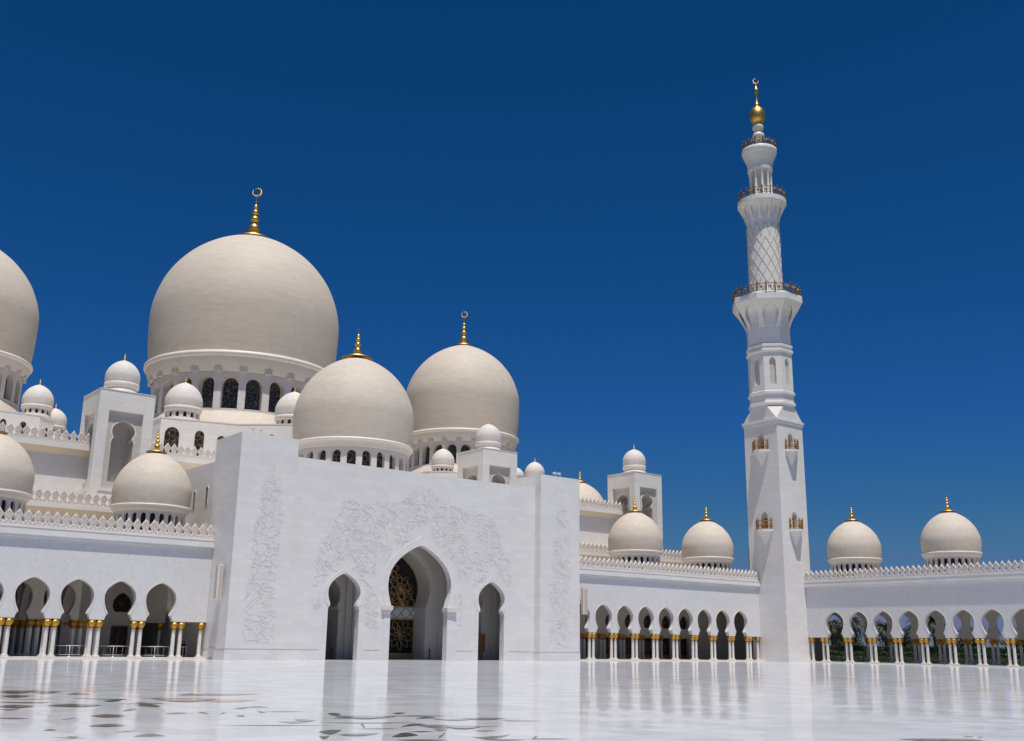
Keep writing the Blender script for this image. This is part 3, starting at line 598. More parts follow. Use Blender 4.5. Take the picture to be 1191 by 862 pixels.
def parapet(root, org, mp, u0, u1, z, d, rot, cope=0.2, pitch=0.925, name='parapet'):
    """coping rail with a row of leaf-shaped merlons standing on it"""
    p = MB(); p.mbox(mp, u0, u1, z, z+cope, d-0.16, d+0.16)
    n = max(1, int(round((u1-u0)/pitch))); st = (u1-u0)/n
    for k in range(n-1):      # small balls between merlons
        x, y, zz = mp(u0+(k+1)*st, z+cope, d)
        p.lathe(x, y, [(0.0,zz),(0.10,zz+0.04),(0.13,zz+0.14),(0.09,zz+0.25),(0.0,zz+0.30)], 8)
    po = p.build(name, M['merlon'], root, org)
    for k in range(n):
        x, y, zz = mp(u0+(k+0.5)*st, z+cope, d)
        o = link(bpy.data.objects.new('merlon', MER)); o.parent = po
        o.location = (x-org[0], y-org[1], zz-org[2]); o.rotation_euler = (0,0,rot)
        o.scale = (st/0.97, 1, 1)
    return po

ROUND = [(5.02,0.74),(5.2,0.92),(5.5,1.06),(5.85,1.10),(6.25,1.04),(6.6,0.86),(6.9,0.58),(7.1,0.28),(7.2,0.0)]
LEAF = [(0.14,1.02),(3.5,1.02),(3.501,0.0)]
def lattice_lines(mb, c, z0, z1, w, mp, d, r=0.035, cz=None, petals=8, L=None):
    """gilded flower tracery on a glazed panel"""
    cz = (z0+z1)/2 if cz is None else cz
    L = min(w, (z1-z0)/2)*0.95 if L is None else L
    for k in range(petals):
        a = 2*PI*k/petals+PI/2
        for sg in (-1, 1):
            pts = []
            for i in range(9):
                t = i/8
                rr = L*t; off = sg*0.30*L*sin(PI*t)*0.75
                u = c + rr*cos(a) - off*sin(a); v = cz + rr*sin(a) + off*cos(a)
                u = max(c-w, min(c+w, u)); v = max(z0, min(z1, v))
                pts.append(mp(u, v, d))
            mb.tube(pts, r, 4)
    return mb

def arcade(label, axis, wall0, sup, umin, umax, zc_span, rear, half_cols, group, depth=12.3, mid_rows=None, double=None, ribs=True, more_rear=[], kinds=None, root_u=None, ends=(False, False), zrail=12.8):
    mp = PY(wall0) if axis == 'X' else PX(wall0)
    org = mp(root_u if root_u is not None else (umin+umax)/2, 0, 0)
    root = thing('arcade', org, label, 'arcade', None)
    rot = 0 if axis == 'X' else PI/2
    TF = 0.62
    f = MB(); tr = MB()
    sup = sorted(sup)
    for a, b in zip(sup, sup[1:]):
        f.arch(a, b, 3.87, 11.86, (a+b)/2, ARCH, mp, TF)
        tr.archivolt((a+b)/2, ARCH[4:], mp, 0.17, 0.0, -0.035)
    for a, b in ((umin, sup[0]), (sup[-1], umax)):
        if b-a > 0.05: f.mbox(mp, a, b, 3.87, 11.86, 0, TF)
    f.build('front_wall', M['marble_diaper'], root, org)
    tr.build('arch_moulding', M['trim'], root, org)
    # cornice: sloped bed mould, tall fascia, thin top fillet
    c = MB()
    c.mbox(mp, umin, umax, 12.02, 12.72, -0.36, 0.4)
    for (z0, z1, d0) in ((11.865, 12.018, -0.30), (12.722, 12.80, -0.40)):
        c.mbox(mp, umin, umax, z0, z1, d0, 0.4)
    c.build('cornice', M['marble'], root, org)
    parapet(root, org, mp, umin+0.03, umax-0.03, 12.802, -0.12, rot)
    r = MB(); r.mbox(mp, umin, umax, 9.2, 11.86, 0.622, depth-0.002); r.mbox(mp, umin, umax, 11.865, 12.3, 0.402, depth+(2.7 if axis == 'X' else 1.1))
    r.build('roof', M['inner'], root, org)
    p = MB(); p.mbox(mp, umin, umax, -0.1, 0.14, -0.62, depth+1.1); p.build('plinth', M['trim'], root, org)
    # rear wall
    RT = 0.65
    rw = MB(); gl = []
    kinds = kinds or {}
    for i, (a, b) in enumerate(zip(sup, sup[1:])):
        k = kinds.get(i, rear)
        cc = (a+b)/2
        mpr = (lambda q: (lambda u, v, d: mp(u, v, depth+q+d)))(0)
        if k == 'open':
            rw.arch(a, b, 3.87, 9.198, cc, ARCH, mpr, RT)
        elif k == 'door':
            rw.arch(a, b, 0.14, 4.3, cc, LEAF, mpr, RT)
            rw.arch(a, b, 4.302, 9.198, cc, ROUND, mpr, RT)
            gl.append((cc, mpr))
        else:
            rw.mbox(mp, a, b, 0.14, 9.198, depth, depth+RT)
    ext = [sup[-1]] + more_rear
    for a, b in zip(ext, ext[1:]):
        mpr = lambda u, v, d: mp(u, v, depth+d)
        rw.arch(a, b, 3.87, 9.198, (a+b)/2, ARCH, mpr, RT)
    for a, b in ((umin, sup[0]), (ext[-1], max(umax, ext[-1]))):
        if b-a > 0.05: rw.mbox(mp, a, b, (3.87 if rear == 'open' else 0.14), 9.198, depth, depth+1.1)
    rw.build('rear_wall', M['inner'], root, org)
    for cc, mpr in gl:
        d = MB().pane(cc, LEAF, mpr, 0.5)
        do = d.build('door', M['glass'], root, org)
        t = MB(); lattice_lines(t, cc, 0.7, 3.4, 0.95, mpr, 0.48, 0.018)
        t.mbox(mpr, cc-1.02, cc+1.02, 3.36, 3.5, 0.40, 0.499); t.mbox(mpr, cc-1.02, cc+1.02, 0.14, 0.7, 0.42, 0.499); t.mbox(mpr, cc-0.04, cc+0.04, 0.7, 3.36, 0.42, 0.499)
        t.build('tracery', M['wood'], do, org)
        wo = MB().pane(cc, ROUND, mpr, 0.5).build('round_window', M['glass'], root, org)
        t = MB(); lattice_lines(t, cc, 5.05, 7.1, 1.0, mpr, 0.48, 0.018, 6.0); t.build('tracery', M['wood'], wo, org)
    if mid_rows:
        mw = MB()
        for a, b in zip(sup, sup[1:]):
            if b <= mid_rows+0.1: mw.arch(a, b, 3.87, 9.198, (a+b)/2, ARCH, (lambda u, v, d: mp(u, v, 6.2+d)), 1.0)
        mw.build('middle_wall', M['inner'], root, org)
        e_ = MB(); e_.mbox(mp, umin, umin+0.5, 0.142, 9.198, 0.622, depth+9.0); e_.build('end_wall', M['inner'], root, org)
    # transverse ribs between bays, springing from the clusters
    rb = MB()
    if ribs:
        for u in sup:
            zz = [(3.87+5.3*sin(PI*k/16)) for k in range(17)]
            pr = [(max(0.0, 5.35*cos(PI/2*k/12)), 3.87+5.1*sin(PI/2*k/12)) for k in range(13)]
            mid = depth/2+0.55
            for (wa,za),(wb,zb) in zip(pr, pr[1:]):
                for sg in (-1,1):
                    edge = mid+sg*6.0
                    for q in (-0.3, 0.3):
                        rb.face([mp(u+q,za,mid+sg*wa),mp(u+q,za,edge),mp(u+q,zb,edge),mp(u+q,zb,mid+sg*wb)])
                    rb.face([mp(u-0.3,za,mid+sg*wa),mp(u+0.3,za,mid+sg*wa),mp(u+0.3,zb,mid+sg*wb),mp(u-0.3,zb,mid+sg*wb)])
            rb.mbox(mp, u-0.3, u+0.3, 8.87, 9.198, 0.622, depth-0.002)
        rb.build('transverse_rib', M['inner'], root, org)
    # columns: clusters of four under the front wall, and again under an open rear wall
    rr = []
    for i, u in enumerate(sup):
        rows = (0.31, 1.0) if double and u < double else (0.31,)
        for du in (-0.38, 0.38):
            for d in rows: rr.append((u+du, d))
        if mid_rows and u <= mid_rows+0.1:
            for du in (-0.38, 0.38):
                for d in (6.35, 7.05): rr.append((u+du, d))
        opn = (i > 0 and kinds.get(i-1, rear) == 'open') or (i < len(sup)-1 and kinds.get(i, rear) == 'open')
        for du in (-0.38, 0.38):
            if opn:
                rr.append((u+du, depth+0.33))
            elif not double or du < 0:
                rr.append((u+du, depth-0.42))
    for u in more_rear:
        for du in (-0.38, 0.38): rr.append((u+du, depth+0.33))
    for u in half_cols:
        rr.append((u, 0.31))
        if rear == 'open' and not more_rear: rr.append((u, depth+0.33))
    for u, d in rr:
        x, y, _ = mp(u, 0, d)
        put_column(root, (x-org[0], y-org[1], 0))
    return root

XE = 147.8
YW = 113.4
supL = [43.93-PITCHU*k for k in range(8)]
arcade('white marble arcade left of the great portal, with steel barriers inside', 'X', YW, supL, 11.2, 47.03, None, 'open', [46.55], None,
       kinds={6: 'door', 5: 'wall'}, root_u=29, mid_rows=35.21, double=37.0)
supR = [109.1+PITCHU*0.9985*k for k in range(-2, 8)]
arcade('white marble arcade between the great portal and the minaret, dark doors behind it', 'X', YW, supR, 97.42, 142.38, None, 'door', [141.8, 97.95], None, root_u=120, ribs=False)
cr = [o for o in scene.objects if o.name.startswith('arcade') and o.parent is None][-1]
co = tuple(cr.location)
k_ = MB(); k_.box(142.402, 162.0, 125.7, 126.8, 0.14, 12.3); k_.box(160.1, 160.75, 114.2, 125.698, 0.14, 12.3); k_.build('corner_wall', M['inner'], cr, co)
k_ = MB(); k_.box(148.902, 161.3, 108.032, 125.698, 9.2, 12.3); k_.box(142.402, 148.9, 115.1, 125.698, 9.2, 12.3); k_.build('corner_roof', M['inner'], cr, co)
k_ = MB(); k_.box(142.402, 162.0, 115.1, 127.6, -0.1, 0.14); k_.box(147.18, 162.0, 108.035, 115.098, -0.1, 0.14); k_.build('corner_plinth', M['trim'], cr, co)
supE = [105.0-4.355*k for k in range(0, 16)]
arcade('white marble arcade right of the minaret, open to green hedges and palms behind', 'Y', XE, supE, 37.0, 108.03, None, 'open', [107.45], None, root_u=84, ribs=False, more_rear=[109.355, 113.71])

# ---------------------------------------------------------------- domes
PROF_ROUND = [(0.0,1.03),(0.08,1.022),(0.2,0.99),(0.42,0.905),(0.6,0.795),(0.74,0.67),(0.86,0.51),(0.94,0.335),(0.985,0.16),(1.0,0.0),(0.996,-0.14),(0.983,-0.28),(0.965,-0.40)]
PROF_POINT = [(0.0,1.10),(0.06,1.085),(0.18,1.035),(0.38,0.935),(0.6,0.775),(0.76,0.595),(0.88,0.405),(0.955,0.215),(0.99,0.09),(1.0,0.0),(0.998,-0.13),(0.988,-0.27),(0.97,-0.40)]
def blend(p, q, t): return [(a[0]+(b[0]-a[0])*t, a[1]+(b[1]-a[1])*t) for a, b in zip(p, q)]
def finial_parts(root, org, X, Y, z, h, pr, crescent):
    """gilded plate, stack of shrinking bulbs, spike; crescent ring on top of the big ones"""
    k = h
    mb = MB()
    mb.lathe(X, Y, [(pr*1.0,z-pr*0.10),(pr*1.0,z-pr*0.02),(pr*0.72,z+h*0.03),(pr*0.42,z+h*0.07),(h*0.06,z+h*0.17)], 32)
    z0 = z+h*0.10; H = h*0.90
    def bulb(zb, r, hh, nk):
        return [(nk,zb),(r*0.7,zb+hh*0.15),(r,zb+hh*0.42),(r*0.86,zb+hh*0.68),(r*0.45,zb+hh*0.9),(nk,zb+hh)]
    b = h*0.14
    pts = [(b*0.5,z0)]
    pts += bulb(z0+0.02*H, b*0.92, 0.26*H, b*0.33)
    pts += bulb(z0+0.29*H, b*0.74, 0.19*H, b*0.26)
    pts += bulb(z0+0.49*H, b*0.58, 0.15*H, b*0.20)
    pts += bulb(z0+0.65*H, b*0.42, 0.11*H, b*0.12)
    pts += [(b*0.12,z0+0.78*H),(b*0.02,z0+H)]
    mb.lathe(X, Y, pts, 20)
    fo = mb.build('finial', M['gold'], root, org)
    if crescent:
        rr = h*0.095; cz = z+h+rr*0.85
        c = MB(); i = 26; pts = []
        dr = Vector((0.80, -0.60, 0))
        for q in range(i+1):
            a = R(132) + (2*PI-R(16))*q/i + R(8)
            pts.append(Vector((X, Y, cz)) + dr*(rr*cos(a)) + Vector((0,0,1))*(rr*sin(a)))
        P0 = pts
        for q in range(len(P0)-1):
            t0 = sin(PI*q/(len(P0)-1)); t1 = sin(PI*(q+1)/(len(P0)-1))
            c.tube([P0[q], P0[q+1]], rr*(0.06+0.17*t0), 8, True, 0, rr*(0.06+0.17*t1))
        c.build('crescent', M['gold'], fo, org)
    return fo
def dome(name, label, cat, X, Y, Rr, top, zr, wt, wb, base, kind, fh, crescent=False, nwin=24, phase=0.0, group=None, stone='dome', plate=0.17, pt=1.0, drum=0.905):
    """top = height of the crown, zr = height of the ring at the foot of the shell, wt/wb = window head and sill"""
    org = (X, Y, base)
    root = thing(name, org, label, cat, group)
    pr = blend(PROF_ROUND, PROF_POINT, pt)
    zc = top-pr[0][1]*Rr
    k = (zc-zr)/(0.40*Rr)
    pr = spline([(r, z if z >= 0 else z*k) for r, z in pr], 5)
    seg = 96 if Rr > 5 else 56 if Rr > 3.5 else 36
    MB().lathe(X, Y, [(r*Rr, zc+z*Rr) for r, z in pr], seg).build('dome_shell', M[stone], root, org)
    t = lambda r, z: (r*Rr, z)
    e = Rr*0.05
    if kind == 'plain':
        e = 0.11*Rr
        q = [t(0.955,zr+0.002),t(0.99,zr),t(1.005,zr-0.5*e),t(1.005,zr-2.0*e),t(0.985,zr-2.5*e),t(0.92,zr-2.8*e),t(0.93,zr-3.6*e),t(0.97,zr-4.6*e),t(1.04,zr-5.6*e)]
        if q[-1][1] > base: q += [(Rr*1.04, base)]
        MB().lathe(X, Y, q, seg).build('ring_moulding', M['trim'], root, org)
    else:
        n = nwin; dr = drum
        if kind == 'small':
            cove = wt+0.05*Rr
            MB().lathe(X, Y, [t(0.955,zr+0.002),t(0.985,zr),t(0.99,zr-0.1*Rr),t(0.985,zr-0.22*Rr),t(0.95,zr-0.25*Rr)], seg).build('ring_moulding', M['dome_small'], root, org)
            rb = zr-0.251*Rr
        else:
            cove = wt+0.045*Rr
            MB().lathe(X, Y, [t(0.955,zr+0.002),t(0.985,zr+0.003),t(1.005,zr-0.25*e),t(1.008,zr-0.7*e),t(0.995,zr-1.1*e),t(0.985,zr-1.2*e)], seg).build('ring_moulding', M['trim'], root, org)
            rb = zr-1.202*e
        cove = min(cove, rb-0.02*Rr)
        cv = MB().lathe(X, Y, [t(0.985 if kind != 'small' else 0.95,rb),t(0.975 if kind != 'small' else 0.94,rb+(cove-rb)*0.25),t(0.95 if kind != 'small' else 0.93,rb+(cove-rb)*0.6),t(dr+0.02,rb+(cove-rb)*0.88),t(dr+0.006,cove)], seg)
        if kind == 'big':
            for i in range(n):
                a0 = 2*PI*(i+0.5)/n+phase
                cv.mbox(PC(X, Y, Rr*(dr+0.045)), a0-PI/n*0.28, a0+PI/n*0.28, cove-0.005*Rr, cove+0.045*Rr, 0, Rr*0.04)
                H = (rb-cove)*0.62
                def P_(a, zz, out=0.0):
                    f = min(1, max(0, (zz-cove)/(rb-cove)))
                    rad = dr+0.014+(0.972-dr-0.014)*f**0.8+out
                    return (X+Rr*rad*cos(a), Y+Rr*rad*sin(a), zz)
                cv.tube([P_(a0+PI/n*(1-cos(PI*q/12)), cove+0.045*Rr+H*sin(PI*q/12)) for q in range(13)], Rr*0.010, 6)
        cv.build('cove', M['cove'], root, org)
        dm = MB(); mp = PC(X, Y, Rr*dr)
        hwid = PI/n*(0.70 if kind == 'big' else 0.60 if kind == 'front' else 0.56 if kind == 'wing' else 0.45)
        w_m = hwid*Rr*dr
        ap = rounded(wb, wt-w_m*1.05, hwid, wt, 6)
        th = Rr*(0.09 if kind == 'big' else 0.07)
        zb = wb-0.02*Rr
        for i in range(n):
            a = 2*PI*i/n+phase
            dm.arch(a-PI/n, a+PI/n, zb, cove-0.002, a, ap, mp, th, False)
        dm.build('drum', M['dome_small'], root, org)
        pn = MB().pane(0, ap, PC(0, 0, Rr*dr), th*0.98)
        po = link(bpy.data.objects.new('window', pn.mesh('window', M['lattice'] if Rr > 5 else M['glass'], (0, 0, base))))
        po.parent = root; po.rotation_euler = (0, 0, phase)
        for i in range(1, n):
            copy_tree(po, root, None, phase+2*PI*i/n)
        ex = 0.985 if kind == 'big' else 0.97
        MB().lathe(X, Y, [t(dr+0.004,zb-0.0005*Rr),t(dr+0.012,zb-0.03*Rr),(Rr*ex,max(base, zb-0.14*Rr)),(Rr*ex,base)], seg).build('drum_base', M['roofing'] if kind == 'big' else M['dome_small'], root, org)
    finial_parts(root, org, X, Y, top-0.012*Rr, fh, Rr*plate, crescent)
    return root
XC = 72.2
dome('dome', 'largest dome of all, crowned by a tall gold finial with a crescent', 'dome', 72.5, 168.6, 16.25, 72.9, 47.2, 43.2, 37.9, 34.32, 'big', 8.4, True, plate=0.19, pt=0.25)
dome('dome', 'big dome with a gold crescent finial behind the right part of the portal wall', 'dome', 119.7, 168.2, 11.6, 61.5, 41.85, 38.95, 35.2, 31.0, 'big', 6.2, True, plate=0.17, pt=0.5)
dome('dome', 'big dome cut off by the left edge of the picture', 'dome', 26.4, 168.2, 11.6, 60.9, 41.6, 38.95, 35.2, 31.0, 'big', 6.2, True, plate=0.17, pt=0.5)
dome('dome', 'broad dome rising directly above the portal wall, in front of the largest dome', 'dome', XC+0.25, 128.2, 8.5, 41.95, 28.65, 27.0, 24.75, 23.6, 'front', 4.5, False, plate=0.26, drum=0.93, pt=0.65)
WING = [(24.5,119.95,'arcade dome cut by the left edge of the picture'),
        (41.9,119.95,'arcade dome standing just left of the great portal'),
        (120.2,119.95,'arcade dome in front of the right square tower'),
        (137.4,119.95,'arcade dome on the roof between the right square tower and the minaret'),
        (154.6,119.6,'arcade dome all but hidden behind the left edge of the minaret'),
        (154.35,102.7,'arcade dome nearest to the minaret on its right'),
        (154.35,85.5,'rightmost arcade dome in the picture')]
for x, y, l in WING:
    dome('dome', l, 'dome', x, y, 4.38, 23.2, 16.65, 15.65, 13.7, 12.302, 'wing', 2.75, False, group='cream domes along the arcade roofs', plate=0.27, drum=0.89, pt=0.75)
SM = [('small dome at far left, in front of a second half hidden small dome', 37.4, 158.6, 2.15, 37.65, 34.4, 33.7, 33.1, 32.45),
      ('small dome half hidden behind another small dome at far left', 45.0, 178.5, 1.95, 38.6, 35.5, 34.9, 34.4, 31.0),
      ('small dome at the lower left of the largest dome, above latticed windows', 57.9, 155.9, 2.86, 40.9, 36.75, 35.8, 35.0, 34.32),
      ('small dome squeezed between the largest dome and the broad front dome', 72.8, 148.2, 2.86, 40.45, 36.2, 35.45, 34.75, 34.32),
      ('small dome between the broad front dome and the middle square tower', 108.0, 157.3, 2.12, 36.95, 33.6, 33.05, 32.5, 32.45),
      ('small dome showing above the right pylon of the portal', 130.0, 157.3, 1.98, 37.1, 33.9, 33.2, 32.6, 31.5),
      ('tiny sliver of a small dome beside the middle square tower', 144.5, 181.5, 2.0, 40.6, 37.2, 36.5, 36.0, 31.0)]
for l, x, y, r, tp, zr, a, b_, bs in SM:
    dome('dome', l, 'dome', x, y, r, tp, zr, a, b_, bs, 'small', 1.05, False, nwin=14, group='small white domes', stone='dome_small', plate=0.13, pt=0.8)
SQ = [('small white dome on top of the left square tower', 41.75, 135.0, 2.18),
      ('small white dome on top of the middle square tower', 101.6, 135.0, 2.13),
      ('small white dome on top of the right square tower', 135.3, 135.0, 2.13)]
for l, x, y, r in SQ:
    dome('dome', l, 'dome', x, y, r, 37.25, 34.0, 0, 0, 32.42, 'plain', 1.2, False, group='small domes on the square towers', stone='dome_small', plate=0.13, pt=0.6)
dome('dome', 'dome peeping over the parapet between the portal and the right square tower', 'dome', 131.8, 146.0, 5.0, 32.1, 25.0, 0, 0, 20.0, 'plain', 2.4, False, plate=0.24)

# ---------------------------------------------------------------- square towers
def tower(label, x0):
    S = 6.95; y0 = 131.5; z0, z1 = 12.4, 32.3
    org = (x0+S/2, y0+S/2, z0)
    root = thing('tower', org, label, 'tower', 'square towers')
    wl = MB(); nc = MB(); tr = MB()
    faces = [PY(y0), PX(x0), lambda u, v, d: (u, y0+S-d, v), lambda u, v, d: (x0+S-d, u, v)]
    keyp = [(20.85,1.36),(25.75,1.36),(25.95,1.40),(26.15,1.36),(26.35,1.14),(26.6,1.22),(26.95,1.38),(27.3,1.42),(27.65,1.36),(28.0,1.16),(28.25,0.86),(28.42,0.5),(28.5,0.2),(28.54,0)]
    for k, mp in enumerate(faces):
        u0 = x0 if k in (0, 2) else y0
        c = u0+S/2
        wl.arch(u0, u0+S, z0, z1, c, [(19.9,2.15),(29.72,2.15),(29.72,0.0)], mp, 0.40, False)
        mq = (lambda mp: lambda u, v, d: mp(u, v, d+0.40))(mp)
        nc.arch(c-2.15, c+2.15, 19.9, 29.72, c, keyp, mq, 2.0, False)
        nc.pane(c, keyp, mq, 2.0)
        tr.archivolt(c, keyp[1:], mq, 0.16, 0.0, -0.03)
        tr.mbox(mp, c-2.5, c+2.5, 19.6, 19.898, -0.10, 0.1)
    wl.face([(x0,y0,z1),(x0+S,y0,z1),(x0+S,y0+S,z1),(x0,y0+S,z1)])
    wl.build('wall', M['marble'], root, org)
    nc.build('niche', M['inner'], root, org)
    tr.build('arch_moulding', M['marble'], root, org)
    cp = MB(); cp.box(x0-0.05,x0+S+0.05,y0-0.05,y0+S+0.05,z1+0.004,z1+0.10); cp.build('coping', M['trim'], root, org)
    return root
tower('left square tower with a tall keyhole niche, beside the largest dome', 38.17)
tower('middle square tower, only its top showing over the portal wall', 98.0)
tower('right square tower with keyhole niches, standing clear against the sky', 131.8)

# ---------------------------------------------------------------- hall behind: terraces and dome blocks
def terrace(label, x0, x1, Y, z0, zs, zt, over, ydepth, name):
    org = ((x0+x1)/2, Y, z0)
    root = thing(name, org, label, 'building')
    b = MB(); b.box(x0, x1, Y, Y+ydepth, z0, zs); b.build('wall', M['marble_diaper'], root, org)
    mp = PY(Y)
    c = MB(); c.mbox(mp, x0-over*0.5, x1+over*0.5, zs+0.15, zt, -over, 0.6); c.build('cornice', M['marble'], root, org)
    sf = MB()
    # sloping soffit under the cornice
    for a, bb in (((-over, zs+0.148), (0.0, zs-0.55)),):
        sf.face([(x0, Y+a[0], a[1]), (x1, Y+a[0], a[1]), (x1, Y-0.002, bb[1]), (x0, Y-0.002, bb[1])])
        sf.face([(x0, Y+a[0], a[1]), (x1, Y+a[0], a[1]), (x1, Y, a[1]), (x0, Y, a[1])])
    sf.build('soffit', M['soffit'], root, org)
    rf = MB(); rf.box(x0, x1, Y+0.602, Y+ydepth, zs+0.004, zt-0.1); rf.build('roof', M['roofing'], root, org)
    parapet(root, org, mp, x0, x1, zt, -over+0.2, 0, cope=0.12)
    return root
terrace('low terrace with a leaf parapet behind the left arcade roof', -2.0, 47.55, 128.2, 9.25, 16.4, 17.05, 0.9, 7.6, 'terrace')
terrace('low terrace with a leaf parapet behind the right arcade roof', 96.85, 146.0, 128.2, 9.25, 16.2, 16.82, 0.9, 7.6, 'terrace')
terrace('prayer hall wall with a deep shaded cornice and a leaf parapet, behind the square towers', 8.4, 136.0, 136.0, 0.14, 24.75, 25.55, 0.95, 66.0, 'prayer_hall')

def win(root, org, mp, c, w, z0, z1, label=None, point=1.0):
    pr = rounded(z0, z1-w*1.2, w, z1, 6, 0.9)
    f = MB().archivolt(c, pr, mp, 0.12, 0.001, -0.05); f.build('window', M['trim'], root, org)
    o = [x for x in root.children if x.name.startswith('window')][-1]
    MB().pane(c, pr, mp, -0.02).build('pane', M['lattice'], o, org)
def block(name, label, poly, z0, z1, wins):
    cx = sum(p[0] for p in poly)/len(poly); cy = sum(p[1] for p in poly)/len(poly)
    org = (cx, cy, z0)
    root = thing(name, org, label, 'building')
    MB().prism(poly, z0, z1).build('wall', M['marble'], root, org)
    bigger = [(cx+(x-cx)*1.004, cy+(y-cy)*1.004) for x, y in poly]
    MB().prism(bigger, z1+0.002, z1+0.16).build('coping', M['trim'], root, org)
    for a, b, c, w, za, zb in wins:
        mp = PL(a, b)
        mo = lambda u, v, d, mp=mp: mp(u, v, d-0.02)
        win(root, org, mo, c, w, za, zb)
    return root
P0, P1, P2 = (53.6,152.9), (64.3,150.0), (70.6,144.2)
poly = [P0, P1, P2, (2*XC-P2[0],P2[1]), (2*XC-P1[0],P1[1]), (2*XC-P0[0],P0[1]), (2*XC-P0[0]-0.2,187), (P0[0]+0.2,187)]
block('dome_block', 'white block with latticed windows carrying the largest dome', poly, 25.6, 34.15,
      [(P0,P1,1.75,1.05,28.4,32.9),(P0,P1,5.75,0.68,28.2,32.7),(P0,P1,9.0,0.62,28.6,32.2),(P1,P2,5.6,0.62,29.4,32.6),(P1,P2,2.0,0.62,28.4,32.4)])
def octblock(label, cx):
    h = 14.9; c = 2.6; y0 = 154.8
    poly = [(cx-h,y0+c),(cx-h+c,y0),(cx+h-c,y0),(cx+h,y0+c),(cx+h,182.0),(cx-h,182.0)]
    A, B, C = poly[1], poly[2], poly[3]
    return block('dome_block', label, poly, 25.6, 32.28, [(A,B,22.5-2.6*k,0.40,28.9,31.2) for k in range(8)]+[(B,C,1.85,0.40,28.7,31.0)])
octblock('white block with small latticed windows under the dome at far left', 24.8)
octblock('white block under the big dome behind the right part of the portal', 119.9)

# ---------------------------------------------------------------- great portal
YF = 109.2
MAINA = [(0.0,4.15),(6.1,4.15),(6.32,4.10),(6.7,4.2),(7.4,4.42),(8.1,4.57),(8.9,4.62),(9.7,4.52),(10.5,4.24),(11.2,3.80),(11.9,3.15),(12.5,2.42),(13.0,1.65),(13.35,0.98),(13.6,0.42),(13.7,0.0)]
SIDEA = [(0.0,2.05),(5.7,2.05),(5.95,1.92),(6.15,1.78),(6.45,1.84),(6.8,1.99),(7.2,2.10),(7.6,2.13),(8.0,2.08),(8.4,1.92),(8.8,1.62),(9.2,1.18),(9.5,0.72),(9.72,0.30),(9.82,0.0)]
org = (XC, YF, 0)
gate = thing('entrance_portal', org, 'great white entrance portal with three pointed arches and carved floral relief', 'gateway')
mp = PY(YF)
S1, S3 = 61.7, 83.25
fw = MB()
for u0, u1, c, pr in ((54.0, 66.4, S1, SIDEA), (66.4, 78.2, XC, MAINA), (78.2, 90.35, S3, SIDEA)):
    fw.arch(u0, u1, 0.0, 22.72, c, pr, mp, 0.85)
fw.face([(54.0,YF,22.72),(90.35,YF,22.72),(90.35,117.0,22.72),(54.0,117.0,22.72)])
fw.box(54.0, 90.35, YF+0.86, 113.9, 15.2, 22.6)
fw.build('front_wall', M['marble'], gate, org)
for a, b in ((47.05, 54.0), (90.35, 97.4)):
    p = MB(); p.box(a, b, 108.0, 114.9, 0.0, 24.5); p.build('pylon', M['marble'], gate, org)
    q = MB(); q.box(a-0.03, b+0.03, 107.96, 114.9, 0.0, 1.15); q.build('pylon_base', M['marble'], gate, org)
    q = MB(); q.box(a-0.055, b+0.055, 107.935, 114.9, 1.152, 1.2); q.build('base_fillet', M['cove'], gate, org)
for a, b in ((54.0, S1-2.05-0.9), (S1+2.05+0.9, XC-4.15-1.35), (XC+4.15+1.35, S3-2.05-0.9), (S3+2.05+0.9, 90.32)):
    MB().mbox(mp, a, b, 0.0, 1.15, -0.035, 0.1).build('wall_base', M['marble'], gate, org)
    MB().mbox(mp, a, b, 1.152, 1.2, -0.06, 0.1).build('base_fillet', M['cove'], gate, org)
av = MB()
av.archivolt(XC, MAINA[2:], mp, 0.85, 0.0, -0.045)
for c in (S1, S3): av.archivolt(c, SIDEA[2:], mp, 0.5, 0.0, -0.04)
# jamb strips below the archivolts
for c, w, d, h in ((XC, 4.15, 0.85, 5.78), (S1, 2.05, 0.45, 5.95), (S3, 2.05, 0.45, 5.95)):
    for sg in (-1, 1):
        a, b = sorted((c+sg*w, c+sg*(w+d))); av.mbox(mp, a, b, 0.0, h, -0.038, 0.0)
av.build('archivolt', M['marble'], gate, org)
for sg in (-1, 1):
    im = MB()
    a, b = sorted((XC+sg*3.95, XC+sg*5.45)); im.mbox(mp, a, b, 5.80, 6.32, -0.30, 0.849)
    a, b = sorted((XC+sg*4.05, XC+sg*5.25)); im.mbox(mp, a, b, 5.55, 5.798, -0.18, 0.849)
    im.build('impost', M['trim'], gate, org)
